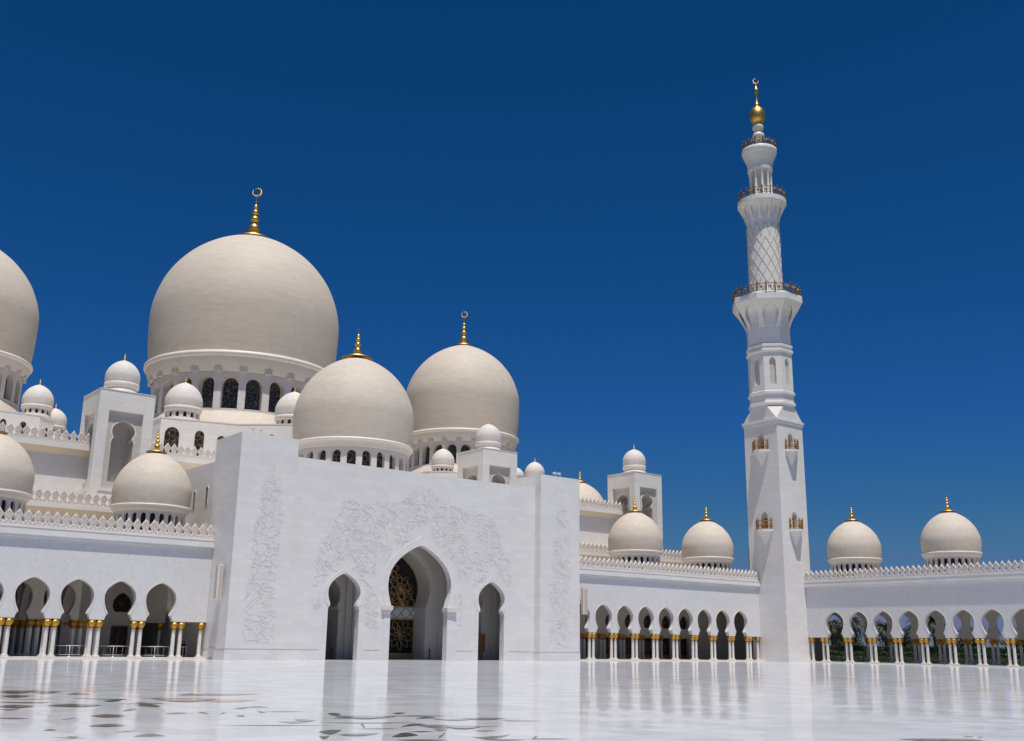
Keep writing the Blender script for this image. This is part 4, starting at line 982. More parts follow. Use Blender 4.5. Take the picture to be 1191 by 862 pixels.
# inner wall with the three glazed doorways
mq = PY(114.0)
iw = MB()
for u0, u1, c, pr in ((54.0, 66.4, S1, SIDEA), (66.4, 78.2, XC, MAINA), (78.2, 90.35, S3, SIDEA)):
    iw.arch(u0, u1, 0.0, 22.6, c, pr, mq, 3.0)
    iw.archivolt(c, pr[2:], mq, 0.9 if c == XC else 0.5, 0.0, -0.12)
for u in (64.9, 65.9, 78.6, 79.6, 87.6, 56.3):
    iw.box(u-0.22, u+0.22, 113.85, 113.999, 0.0, 11.5)
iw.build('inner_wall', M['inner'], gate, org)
def glazed_door(c, w, pr, zd, zm):
    mr = PY(116.75)
    d = MB().pane(c, pr, mr, 0.0); do = d.build('door', M['glass'], gate, org)
    ms = MB(); ms.mbox(mr, c-w, c+w, zd, zm, -0.06, -0.005); ms.build('mosaic_band', M['mosaic'], do, org)
    t = MB(); r = 0.058 if w > 3 else 0.045
    dd = -0.10
    leaves = ((c-w/2, w/2), (c+w/2, w/2)) if w > 3 else ((c, w),)
    for cc, ww in leaves:
        lattice_lines(t, cc, 0.7, zd-0.1, ww*0.98, mr, dd, r*0.8, zd*0.62, 10, ww*0.97)
        t.tube([mr(cc, 0.5, dd), mr(cc+0.12*ww, zd*0.3, dd), mr(cc, zd*0.6, dd)], r*0.8, 4)
        t.mbox(mr, cc-ww, cc-ww+0.12, 0.0, zd, -0.14, -0.02); t.mbox(mr, cc+ww-0.12, cc+ww, 0.0, zd, -0.14, -0.02)
    t.mbox(mr, c-w, c+w, 0.0, 0.75, -0.16, -0.02); t.mbox(mr, c-w, c+w, zd-0.12, zd+0.06, -0.16, -0.02)
    t.mbox(mr, c-w, c+w, zm-0.08, zm+0.1, -0.16, -0.02)
    # interlaced bows across the mosaic band
    n = 6 if w > 3 else 3
    for k in range(n):
        a = c-w+2*w*k/n; b = c-w+2*w*(k+1)/n
        t.tube([mr(a, zd, dd), mr((a+b)/2, zd+(zm-zd)*0.4, dd), mr(b, zm, dd)], r*0.8, 4)
        t.tube([mr(b, zd, dd), mr((a+b)/2, zd+(zm-zd)*0.6, dd), mr(a, zm, dd)], r*0.8, 4)
    # rosettes in the arch head
    zt = pr[-1][0]
    cs = ((c-1.9, zm+2.3, 1.9), (c+1.9, zm+2.3, 1.9), (c, zm+4.6, 1.7), (c-2.3, zm+0.2, 2.4), (c+2.3, zm+0.2, 2.4)) if w > 3 else ((c, zm+1.5, 1.4),)
    def inside(u, v):
        for (va, wa), (vb, wb) in zip(pr, pr[1:]):
            if va <= v <= vb and vb > va: return abs(u-c) < wa+(wb-wa)*(v-va)/(vb-va)-0.05
        return False
    for (u, v, L) in cs:
        for k in range(8):
            a = 2*PI*k/8+0.2
            for sg in (-1, 1):
                pts = []
                for i in range(11):
                    q = i/10; rr = L*q; off = sg*0.24*L*sin(PI*q)
                    uu = u+rr*cos(a)-off*sin(a); vv = v+rr*sin(a)+off*cos(a)
                    if inside(uu, vv) and vv > zm+0.05: pts.append(mr(uu, vv, dd))
                if len(pts) > 2: t.tube(pts, r*0.8, 4)
        for rad in (0.35*L, 0.72*L):
            pts = [mr(u+rad*cos(2*PI*i/24), v+rad*sin(2*PI*i/24), dd) for i in range(25) if inside(u+rad*cos(2*PI*i/24), v+rad*sin(2*PI*i/24)) and v+rad*sin(2*PI*i/24) > zm+0.05]
            if len(pts) > 3:
                for p0, p1 in zip(pts, pts[1:]):
                    if (Vector(p1)-Vector(p0)).length < 0.6*L: t.tube([p0, p1], r*0.7, 4)
    for sg in (-1, 1):
        t.tube([mr(c+sg*max(0, w_-0.07), v_, dd) for v_, w_ in pr[1:]], r, 4)
    t.build('tracery', M['tracery'], do, org)
glazed_door(XC, 4.15, MAINA, 5.0, 6.5)
glazed_door(S1, 2.05, SIDEA, 4.6, 5.9)
glazed_door(S3, 2.05, SIDEA, 4.6, 5.9)
# hall body behind the portal
XB = 47.75
by = MB(); by.box(XB, 96.7, 117.3, 136.0, 0.0, 22.3); by.box(XB, 96.7, 114.902, 117.3, 0.0, 22.3) if False else None
by.box(XB, 53.9, 114.902, 117.298, 0.0, 22.3); by.box(90.4, 96.7, 114.902, 117.298, 0.0, 22.3)
by.build('hall_body', M['marble'], gate, org)
MB().box(62.5, 81.9, 118.0, 138.4, 22.302, 24.0).build('dome_plinth', M['roofing'], gate, org)
mside = lambda u, v, d: (XB+d-0.02, u, v)
for y, z0, z1 in ((118.2, 17.3, 19.5), (121.9, 17.2, 19.3), (125.6, 17.2, 19.3), (118.0, 13.2, 15.0)):
    win(gate, org, mside, y, 0.3, z0, z1)

# carved floral relief: vines with hundreds of small leaves, standing proud of the wall
def relief(mb, y0, inside, box, n, flow):
    """hundreds of small carved sprigs: a curved stem with paired leaves, here and there a flower"""
    def leaf(u, v, a, L):
        ca, sa = cos(a), sin(a)
        P = lambda s, t, d: (u+s*ca-t*sa, y0-d, v+s*sa+t*ca)
        w = L*rnd.uniform(0.26, 0.4); h = rnd.uniform(0.010, 0.022)
        b0, b1, tip = P(0,0,0.006), P(L*0.5,0,h), P(L,0,0.012)
        l, r_ = P(L*0.45,w,0.003), P(L*0.45,-w,0.003)
        mb.face([b0, b1, l]); mb.face([b1, tip, l]); mb.face([b0, r_, b1]); mb.face([b1, r_, tip])
    k = 0
    while k < n:
        u, v = rnd.uniform(box[0], box[1]), rnd.uniform(box[2], box[3])
        if not inside(u, v): continue
        k += 1
        a = flow(u, v)+rnd.gauss(0, 0.5); c = rnd.uniform(-0.28, 0.28)
        pts = [(u, y0-0.012, v)]
        for i in range(rnd.randint(5, 11)):
            a += c; c += rnd.uniform(-0.05, 0.05)
            u += 0.15*cos(a); v += 0.15*sin(a)
            if not inside(u, v): break
            pts.append((u, y0-0.012, v))
            s = 1 if i % 2 else -1
            leaf(u, v, a+s*rnd.uniform(0.5, 1.1), rnd.uniform(0.11, 0.22))
        if len(pts) > 2 and rnd.random() < 0.5: mb.tube(pts, 0.014, 4)
        if rnd.random() < 0.22 and inside(u, v):
            n0 = rnd.choice((5, 6)); ph = rnd.uniform(0, PI)
            for q in range(n0): leaf(u, v, ph+2*PI*q/n0, rnd.uniform(0.18, 0.26))
        elif inside(u, v): leaf(u, v, a, rnd.uniform(0.2, 0.32))
def poly_inside(poly):
    def f(x, y):
        c = False; n = len(poly)
        for i in range(n):
            x0, y0 = poly[i]; x1, y1 = poly[(i+1) % n]
            if (y0 > y) != (y1 > y) and x < (x1-x0)*(y-y0)/(y1-y0)+x0: c = not c
        return c
    return f
def in_arch(u, v, c, pr, off):
    if v > pr[-1][0]+off*1.5: return False
    for (va, wa), (vb, wb) in zip(pr, pr[1:]):
        if va <= v <= vb and vb > va: return abs(u-c) < wa+(wb-wa)*(v-va)/(vb-va)+off
    return abs(u-c) < off
pin = poly_inside([(57.9,3.9),(57.5,8.0),(58.0,12.4),(59.6,15.2),(61.0,19.0),(63.5,18.0),(66.2,18.9),(69.0,18.9),(71.0,20.9),(73.6,20.9),(75.8,19.2),(79.0,18.9),(81.6,18.5),(83.4,18.2),(84.6,15.0),(86.3,12.4),(86.6,8.0),(86.2,4.6),(85.6,4.6),(85.2,9),(78.8,9),(78.6,3.6),(77.9,3.4),(66.8,3.4),(65.4,3.6),(64.4,4.2),(64.2,8),(60,9),(58.6,4)])
def rin(u, v):
    return pin(u, v) and not in_arch(u, v, XC, MAINA, 1.35) and not in_arch(u, v, S1, SIDEA, 0.85) and not in_arch(u, v, S3, SIDEA, 0.85)
mb = MB()
FL = lambda u, v: math.atan2(v-4, (u-XC)*0.6)+0.6*sin(u*0.9)+0.5*cos(v*0.8)
relief(mb, YF, rin, (57.4, 86.7, 3.4, 21.0), 1200, lambda u, v: math.atan2(v-4, (u-XC)*0.6)+0.6*sin(u*0.9)+0.5*cos(v*0.8))
mb.build('floral_relief', M['relief'], gate, org)
for cx, fl in ((50.75, 1), (93.85, -1)):
    pp = poly_inside([(cx-1.95,1.6),(cx+1.95,1.6),(cx+1.9,16.5),(cx+1.5,19.0),(cx+0.9,20.4),(cx+0.5,21.7),(cx-0.1,20.6),(cx-0.8,19.0),(cx-1.3,16.0),(cx-1.6,12.5),(cx-1.9,8)])
    mb = MB()
    relief(mb, 108.0, pp, (cx-2, cx+2, 1.6, 21.7), 330, lambda u, v, cx=cx: PI/2+0.8*sin(v*1.1)+0.5*(u-cx))
    mb.build('floral_relief', M['relief'], gate, org)

# ---------------------------------------------------------------- minaret
MX, MY, HS = 145.9, 111.55, 3.5
org = (MX, MY, 0)
mi = thing('minaret', org, 'tall white minaret with square base, octagonal and round upper stages and a gold tip', 'minaret')
def ngon(r_in, n=8, ph=PI/8):
    rc = r_in/cos(PI/n)
    return [(MX+rc*cos(ph+2*PI*k/n), MY+rc*sin(ph+2*PI*k/n)) for k in range(n)]
def loft(mb, polys, cap=True):
    for (pa, za), (pb, zb) in zip(polys, polys[1:]):
        n = len(pa)
        for k in range(n):
            j = (k+1) % n
            mb.face([(*pa[k],za),(*pa[j],za),(*pb[j],zb),(*pb[k],zb)])
    if cap: mb.face([(x,y,polys[-1][1]) for x,y in polys[-1][0]])
    return mb
sb = MB()
faces = [PY(MY-HS), PX(MX-HS), lambda u, v, d: (u, MY+HS-d, v), lambda u, v, d: (MX+HS-d, u, v)]
DOORS = (21.3, 34.75)
for k, f in enumerate(faces):
    c = MX if k in (0, 2) else MY
    for (a, b, s) in ((0.0, 28.0, 21.3), (28.0, 39.6, 34.75)):
        sb.arch(c-HS, c+HS, a, b, c, rounded(s, s+2.1, 0.66, s+2.95, 6), f, 0.7, False)
sb.build('square_shaft', M['marble'], mi, org)
pb = MB(); pb.prism([(MX-HS-0.05,MY-HS-0.05),(MX+HS+0.05,MY-HS-0.05),(MX+HS+0.05,MY+HS+0.05),(MX-HS-0.05,MY+HS+0.05)], 0, 1.15)
pb.build('shaft_base', M['marble'], mi, org)
# cornice + transition square -> octagon
tr = MB()
for (z0, z1, e) in ((39.0,39.25,0.06),(39.25,39.62,0.16),(39.62,39.95,0.24)):
    tr.box(MX-HS-e, MX+HS+e, MY-HS-e, MY+HS+e, z0+0.002, z1)
h = HS+0.05; oc = ngon(3.55)
sq = [(MX+h,MY+h),(MX-h,MY+h),(MX-h,MY-h),(MX+h,MY-h)]
zt0, zt1 = 39.952, 42.5
# octagon vertices k=0: 22.5deg ... ; diagonal faces between (0,1),(2,3),(4,5),(6,7)
for q in range(4):
    a, b = oc[2*q], oc[2*q+1]
    c2 = oc[(2*q+2) % 8]
    s0, s1 = sq[q], sq[(q+1) % 4]
    tri = MB(); tri.face([(*s0,zt0),(*a,zt1),(*b,zt1)]); tri.build('corner_spandrel', M['cove'], mi, org)  # darker colour painted in to tone down sun on this sloping face
    tr.face([(*s0,zt0),(*b,zt1),(*c2,zt1),(*s1,zt0)])
tr.build('transition', M['marble'], mi, org)
os_ = MB()
band = lambda z, h_, e, r0=3.6: [(ngon(r0),z),(ngon(r0+e),z+h_*0.25),(ngon(r0+e),z+h_*0.75),(ngon(r0),z+h_)]
pl = [(ngon(3.55),42.5)] + band(42.6,0.6,0.28) + [(ngon(3.6),44.2)] + band(44.5,0.6,0.28) + [(ngon(3.62),45.6)]
loft(os_, pl, False)
# panelled stage: blind arched niches on the eight faces
o8 = ngon(3.62)
ni = MB()
for k in range(8):
    a, b = o8[k], o8[(k+1) % 8]
    mpk = PL(a, b)
    L = math.hypot(b[0]-a[0], b[1]-a[1])
    mpk2 = lambda u, v, d, mpk=mpk: mpk(u, v, d)
    pr = rounded(46.2, 50.2, 0.52, 51.0, 6)
    os_.arch(0, L, 45.6, 51.9, L/2, pr, mpk2, 0.32, False)
    ni.pane(L/2, pr, mpk2, 0.32)
pl = [(ngon(3.62),51.9)] + band(52.0,0.7,0.26,3.62) + band(53.0,0.6,0.22,3.62) + [(ngon(3.58),55.0),(ngon(3.58),56.6)]
loft(os_, pl, False)
os_.build('octagonal_shaft', M['marble'], mi, org)
ni.build('niche', M['inner'], mi, org)
# flared bracket of gallery 1: straight arched ribs in front of a concave cove
def flare(mb, z0, z1, r0, r1, n, ph, cove_pow=2.2, frame=True, wfrac=0.66, seg=10):
    prf = [(r0+(r1-r0-0.25)*((k/seg)**cove_pow), z0+(z1-z0)*k/seg) for k in range(seg+1)]
    for (ra,za),(rb,zb) in zip(prf, prf[1:]):
        pa, pb_ = ngon(ra, n, ph), ngon(rb, n, ph)
        for k in range(n):
            j = (k+1) % n
            mb.face([(*pa[k],za),(*pa[j],za),(*pb_[j],zb),(*pb_[k],zb)])
    if frame:
        pf = lambda t: r0+0.02+(r1-r0-0.02)*(0.75*t**1.25+0.25*t*t)
        for k in range(n):
            def mp(u, v, d, k=k):
                t = (v-z0)/(z1-z0); t = max(0, min(1, t))
                P_ = ngon(pf(t)-d, n, ph); a, b = P_[k], P_[(k+1) % n]
                return (a[0]+(b[0]-a[0])*u, a[1]+(b[1]-a[1])*u, v)
            hw = wfrac/2
            ar = [(z0+(z1-z0)*x, hw*y) for x, y in ((0.0,0.72),(0.15,0.86),(0.3,0.95),(0.45,1.0),(0.58,0.97),(0.7,0.80),(0.8,0.5),(0.86,0.2),(0.88,0.0))]
            mb.arch(0, 1, z0, z1, 0.5, ar, mp, 0.30, False)
    return mb
fb = MB(); flare(fb, 56.6, 61.0, 3.58, 5.75, 8, PI/8, 3.6, True, 0.76)
loft(fb, [(ngon(5.75),61.0),(ngon(5.85),61.15),(ngon(5.85),62.2),(ngon(5.70),62.35),(ngon(5.70),62.45)])
fb.build('gallery', M['marble'], mi, org)
cyl = MB(); cyl.lathe(MX, MY, [(3.15,62.45),(3.15,63.3),(2.95,63.5),(2.92,64.2),(2.9,77.7)], 48)
cyl.build('round_shaft', M['marble'], mi, org)
lt = MB()
for s in (-1, 1):
    for k in range(12):
        pts = []
        for i in range(25):
            z = 63.6+10.4*i/24; a = 2*PI*k/12+s*2*PI*0.30*i/24
            pts.append((MX+2.92*cos(a), MY+2.92*sin(a), z))
        lt.tube(pts, 0.06, 5)
for k in range(12):          # pointed heads closing the lattice
    for s in (-1, 1):
        pts = []
        for i in range(9):
            t = i/8; a = 2*PI*(k+0.5)/12 + s*PI/12*(1-t)**0.6; z = 73.9+2.6*t
            pts.append((MX+2.92*cos(a), MY+2.92*sin(a), z))
        lt.tube(pts, 0.055, 5)
lt.build('lattice', M['merlon_leaf'], mi, org)
g2 = MB(); flare(g2, 77.4, 80.6, 2.92, 4.25, 12, 0, 3.4, True, 0.76)
g2.lathe(MX, MY, [(4.25,80.6),(4.38,80.7),(4.38,81.5),(4.2,81.6),(0,81.62)], 48, False)
g2.build('gallery', M['marble'], mi, org)
ln = MB(); ln.lathe(MX, MY, [(1.35,81.6),(1.35,88.4)], 24)
ln.lathe(MX, MY, [(2.3,81.62),(2.3,82.2),(2.15,82.3),(2.1,82.35)], 32, False)
for k in range(10):
    a = 2*PI*(k+0.3)/10; x, y = MX+1.88*cos(a), MY+1.88*sin(a)
    ln.lathe(x, y, [(0.30,82.3),(0.30,82.6),(0.22,82.7),(0.21,86.9),(0.30,87.2),(0.34,87.6)], 10)
ln.lathe(MX, MY, [(1.3,87.6),(2.25,87.6),(2.3,88.0),(2.3,88.5)], 32, False)
ln.build('lantern', M['marble'], mi, org)
g3 = MB(); g3.lathe(MX, MY, [(2.28,88.5),(2.34,89.1),(2.55,89.8),(2.85,90.5),(3.1,91.1),(3.2,91.3),(3.2,91.9),(3.1,92.0),(0,92.02)], 48, True, 0, 0, 2*PI, lambda a, z: 1+0.02*cos(16*a)*(1 if 89 < z < 91.2 else 0))
g3.build('gallery', M['marble'], mi, org)
sp = MB(); sp.lathe(MX, MY, [(0.95,92.0),(0.75,92.6),(0.55,93.4),(0.62,93.8),(1.0,94.5),(1.12,95.0),(1.0,95.4),(0.62,95.7),(0.6,95.85),(0.95,96.3),(1.08,96.75),(0.95,97.15),(0.6,97.4),(0.58,97.6)], 32)
sp.build('spire', M['trim'], mi, org)
fn = MB(); fn.lathe(MX, MY, [(0.58,97.6),(1.0,97.8),(1.38,98.4),(1.52,99.2),(1.40,100.0),(1.0,100.65),(0.55,101.0),(0.40,101.2),(0.52,101.4),(0.42,101.6),(0.30,101.9),(0.24,102.6),(0.19,103.7),(0.32,103.95),(0.46,104.4),(0.42,104.8),(0.22,105.15),(0.10,105.4),(0.05,106.0)], 32)
fo = fn.build('finial', M['gold'], mi, org)
cr = MB(); dr = Vector((0.79,-0.61,0)); pts = []
for q in range(25):
    a = R(-58)+(2*PI-R(44))*q/24+R(130)
    pts.append(Vector((MX,MY,106.5))+dr*(0.5*cos(a))+Vector((0,0,0.5*sin(a))))
for q in range(24):
    t0, t1 = sin(PI*q/24), sin(PI*(q+1)/24)
    cr.tube([pts[q], pts[q+1]], 0.04+0.09*t0, 6, True, 0, 0.04+0.09*t1)
cr.build('crescent', M['gold'], fo, org)
# gallery railings
def ring_rail(r, z, h, n, ph, poly):
    mb = MB()
    P_ = [(MX+r*cos(ph+2*PI*k/n), MY+r*sin(ph+2*PI*k/n)) for k in range(n)]
    for k in range(n):
        a, b = P_[k], P_[(k+1) % n]
        x, y = a
        mb.box(x-0.08, x+0.08, y-0.08, y+0.08, z, z+h*0.95)
        mb.lathe(x, y, [(0.0,z+h*0.95),(0.10,z+h),(0.11,z+h+0.07),(0.05,z+h+0.14),(0,z+h+0.18)], 8)
        for zz, t in ((0.14,0.05),(0.5,0.03),(0.86,0.06)):
            mb.tube([(*a,z+h*zz),(*b,z+h*zz)], t, 4)
        for q in range(1, 8):
            t = q/8; xx, yy = a[0]+(b[0]-a[0])*t, a[1]+(b[1]-a[1])*t
            mb.tube([(xx,yy,z+h*0.12),(xx+(b[0]-a[0])*0.07*(-1)**q,yy+(b[1]-a[1])*0.07*(-1)**q,z+h*0.5),(xx,yy,z+h*0.86)], 0.035, 4)
        mx, my = (a[0]+b[0])/2, (a[1]+b[1])/2
        mb.lathe(mx, my, [(0.0,z+h*0.3),(0.16,z+h*0.42),(0.2,z+h*0.5),(0.16,z+h*0.58),(0,z+h*0.7)], 8)
    return mb.build('railing', M['bronze'], mi, org)
ring_rail(5.95, 62.35, 1.75, 24, PI/24, True)
ring_rail(4.25, 81.6, 1.6, 18, 0, False)
ring_rail(3.08, 92.0, 1.45, 14, 0, False)
# balconies on the square shaft
for z in DOORS:
    for k, f in enumerate(faces[:2]):
        c = MX if k == 0 else MY
        b = MB()
        pl_ = [(-1.65,0.1),(-1.65,-0.28),(-0.5,-1.3),(0.5,-1.3),(1.65,-0.28),(1.65,0.1)]
        top = [f(c+u, z, d) for u, d in pl_]; low = [f(c+u, z-0.35, d) for u, d in pl_]
        b.face(top); b.face(low)
        for i in range(6): b.face([low[i], low[(i+1) % 6], top[(i+1) % 6], top[i]])
        ap = f(c, z-2.9, -0.03)
        q = [f(c+u*0.9, z-0.352, d*0.9) for u, d in pl_]
        for i in range(6): b.face([q[i], q[(i+1) % 6], ap])
        bo = b.build('balcony', M['marble'], mi, org)
        rl = MB()
        def seg(u0, d0, u1, d1):
            for zz, t in ((0.12,0.04),(0.85,0.03),(1.4,0.05)):
                rl.tube([f(u0,z+zz,d0), f(u1,z+zz,d1)], t, 4)
            n = max(2, int(math.hypot(u1-u0, d1-d0)/0.36))
            for i in range(n+1):
                t = i/n; rl.tube([f(u0+(u1-u0)*t,z+0.05,d0+(d1-d0)*t), f(u0+(u1-u0)*t,z+1.4,d0+(d1-d0)*t)], 0.03, 4)
            for i in range(n):
                t = (i+0.5)/n; P_ = f(u0+(u1-u0)*t, z+0.5, d0+(d1-d0)*t)
                rl.lathe(P_[0], P_[1], [(0,z+0.2),(0.07,z+0.4),(0.07,z+0.6),(0,z+0.8)], 6)
        cn = [(c-1.53,0.0),(c-1.53,-0.25),(c-0.43,-1.2),(c+0.43,-1.2),(c+1.53,-0.25),(c+1.53,0.0)]
        for (u0,d0),(u1,d1) in zip(cn, cn[1:]): seg(u0,d0,u1,d1)
        for u0, d0 in cn[1:5]:
            P_ = f(u0, z, d0)
            rl.box(P_[0]-0.08, P_[0]+0.08, P_[1]-0.08, P_[1]+0.08, z, z+1.6)
            rl.lathe(P_[0], P_[1], [(0.0,z+1.6),(0.10,z+1.65),(0.11,z+1.75),(0,z+1.9)], 8)
        rl.build('railing', M['gold_rail'], bo, org)
        # dark door at the back of the opening
        dd = MB().pane(c, rounded(z+0.002, z+2.1, 0.65, z+2.94, 6), f, 0.69); dd.build('balcony_door', M['inner'], mi, org)
        dl = MB(); dl.mbox(f, c-0.5, c+0.5, z+0.01, z+1.9, 0.60, 0.68); dl.build('balcony_door', M['dark'], mi, org)

# ---------------------------------------------------------------- small equipment on and around the building
def rz_loc(o, rz): o.rotation_euler = (0, 0, rz)
def speaker(label, loc, rz):
    root = thing('loudspeaker', loc, label, 'loudspeaker'); rz_loc(root, rz)
    c = MB()
    # tall slim cabinet, curved front, hung off the wall on two brackets
    n = 14
    pts = [(-0.42,0.0),(-0.42,0.42),(-0.30,0.52),(0.30,0.52),(0.42,0.42),(0.42,0.0)]
    c.prism(pts, 0.0, 3.7); c.build('cabinet', M['trim'], root)
    gr = MB()
    for k in range(16):
        z = 0.15+k*0.215
        gr.box(-0.27, 0.27, 0.522, 0.56, z, z+0.12)
        for sg in (-1, 1): gr.box(sg*0.425-0.02, sg*0.425+0.02, 0.06, 0.36, z, z+0.11)
    gr.build('grille', M['soffit'], root)
    b = MB()
    for z in (0.5, 3.1): b.box(-0.12, 0.12, -0.38, 0.0, z, z+0.16)
    b.build('bracket', M['steel'], root)
speaker('white slatted column loudspeaker on the shaded left side of the portal', (46.65, 109.6, 6.3), PI/2)
speaker('white slatted column loudspeaker hanging beside the right pylon, over the first arch', (102.35, 112.7, 6.3), PI)
def floodlight(label, loc, rz):
    root = thing('floodlight', loc, label, 'floodlight', 'floodlights on the pylon tops'); rz_loc(root, rz)
    MB().tube([(0,0,0),(0,0.25,0.55)], 0.05, 6).build('arm', M['steel'], root)
    h = MB(); h.box(-0.28,0.28,0.12,0.5,0.5,0.62); h.lathe(0,0.3,[(0.22,0.62),(0.26,0.7),(0.0,0.74)],10); h.build('lamp_head', M['white_metal'], root)
for x, y, l in ((48.6,108.5,'floodlight at the left on the left pylon top'), (49.6,108.5,'floodlight at the right on the left pylon top')):
    floodlight(l, (x, y, 24.5), 0.3)
for x, y, l in ((93.6,108.5,'left one of two floodlights on the right pylon top'), (94.4,108.5,'right one of two floodlights on the right pylon top')):
    floodlight(l, (x, y, 24.5), 0.3)

# crowd barriers inside the left arcade
def barrier(label, x0, x1, y):
    root = thing('barrier', ((x0+x1)/2, y, 0.14), label, 'railing', 'steel barriers along the left arcade')
    h = (x1-x0)/2
    MB().tube([(-h,0,1.1),(h,0,1.1)], 0.035, 8).tube([(-h,0,0.2),(h,0,0.2)], 0.02, 6).build('rail', M['white_metal'], root)
    n = max(2, int(round((x1-x0)/1.7)))
    for k in range(n+1):
        x = -h+2*h*k/n
        MB().tube([(x,0,0.02),(x,0,1.1)], 0.03, 8).lathe(x, 0, [(0.16,0.0),(0.16,0.02),(0.05,0.05),(0.035,0.1)], 10).build('post', M['white_metal'], root)
    b = MB()
    m = int((x1-x0)/0.55)
    for k in range(m+1):
        x = -h+2*h*k/m; b.tube([(x,0,0.2),(x,0,1.1)], 0.009, 4)
    b.build('baluster', M['white_metal'], root)
for a, b, l in ((31.75,34.95,'steel barrier under the second arch from the left edge of the picture'),(36.2,39.4,'steel barrier under the arch showing the round dark window'),
                (40.6,43.8,'steel barrier under the arch nearest the portal'),(44.95,45.7,'short end length of steel barrier beside the person in black')):
    barrier(l, a, b, 115.1)

# person in a long black robe in the shade at the portal end of the left arcade
def person(label, loc, rz):
    root = thing('person', loc, label, 'person'); rz_loc(root, rz)
    J = {'pel':(0,0,0.95),'sp':(0,0.01,1.15),'ch':(0,0.02,1.33),'nk':(0,0.01,1.46),'h0':(0,0.0,1.54),'h1':(0,-0.01,1.63),'h2':(0,0.0,1.70)}
    for s, n in ((-1,'l'),(1,'r')):
        J.update({n+'sh':(s*0.17,0.02,1.38),n+'el':(s*0.235,0.02,1.12),n+'wr':(s*0.14,-0.17,1.02),n+'hd':(s*0.07,-0.21,1.02),
                  n+'hp':(s*0.09,0,0.92),n+'kn':(s*0.10,-0.02,0.5),n+'an':(s*0.10,0.02,0.09),n+'ft':(s*0.11,-0.15,0.04)})
        for q in range(4): J[n+'f%d' % q] = (s*(0.02),-0.235-0.008*q,1.055-0.022*q)
        J[n+'th'] = (s*0.05,-0.205,1.075)
    rad = {'pel':.14,'sp':.12,'ch':.145,'nk':.055,'h0':.075,'h1':.092,'h2':.07}
    names = list(J); E_ = [('pel','sp'),('sp','ch'),('ch','nk'),('nk','h0'),('h0','h1'),('h1','h2')]
    for n in 'lr':
        E_ += [('ch',n+'sh'),(n+'sh',n+'el'),(n+'el',n+'wr'),(n+'wr',n+'hd'),('pel',n+'hp'),(n+'hp',n+'kn'),(n+'kn',n+'an'),(n+'an',n+'ft'),(n+'hd',n+'th')]
        E_ += [(n+'hd',n+'f%d' % q) for q in range(4)]
        for k, v in (('sh',.062),('el',.045),('wr',.03),('hd',.035),('hp',.1),('kn',.065),('an',.042),('ft',.035),('th',.01),('f0',.01),('f1',.01),('f2',.01),('f3',.009)): rad[n+k] = v
    me = bpy.data.meshes.new('body')
    me.from_pydata([J[k] for k in names], [(names.index(a), names.index(b)) for a, b in E_], [])
    o = link(bpy.data.objects.new('body', me))
    md = o.modifiers.new('skin', 'SKIN'); md.use_smooth_shade = True
    for i, k in enumerate(names):
        me.skin_vertices[0].data[i].radius = (rad[k], rad[k]*(0.75 if k in ('pel','sp','ch') else 1))
        me.skin_vertices[0].data[i].use_root = (k == 'pel')
    sbm = o.modifiers.new('sub', 'SUBSURF'); sbm.levels = 1; sbm.render_levels = 1
    me.materials.append(M['skin'])
    o.parent = root
    rb = MB()
    sq = lambda a, z: 1-0.28*abs(sin(a))
    rb.lathe(0, 0.0, [(0.33,0.03),(0.31,0.4),(0.265,0.8),(0.24,1.0),(0.23,1.15),(0.245,1.3),(0.215,1.40),(0.10,1.48),(0.075,1.5)], 28, True, 0, 0, 2*PI, sq)
    for s in (-1, 1):
        rb.tube([(s*0.17,0.02,1.38),(s*0.24,0.03,1.22),(s*0.245,0.01,1.10),(s*0.19,-0.10,1.04),(s*0.14,-0.17,1.02)], 0.085, 10, True, 0, 0.075)
    rb.build('robe', M['black_cloth'], root)
    hs = MB()
    hs.lathe(0, 0.012, [(0.17,1.36),(0.15,1.46),(0.115,1.54),(0.118,1.64),(0.105,1.71),(0.06,1.755),(0.0,1.765)], 24, True, 0, -PI/2+0.62, 2*PI-1.24)
    hs.build('headscarf', M['black_cloth'], root)
    fc = MB()
    for s in (-1, 1): fc.lathe(s*0.032, -0.098, [(0,1.625),(0.012,1.632),(0.012,1.642),(0,1.648)], 8)
    fc.build('eye', M['dark'], root)
    ns = MB(); ns.face([(-0.012,-0.095,1.60),(0.012,-0.095,1.60),(0,-0.122,1.605)]); ns.face([(-0.012,-0.095,1.60),(0,-0.122,1.605),(0,-0.098,1.645)]); ns.face([(0.012,-0.095,1.60),(0,-0.098,1.645),(0,-0.122,1.605)])
    ns.build('nose', M['skin'], root)
person('person in a long black robe and headscarf standing in the shade beside the last column', (45.75, 116.2, 0.14), R(-25))

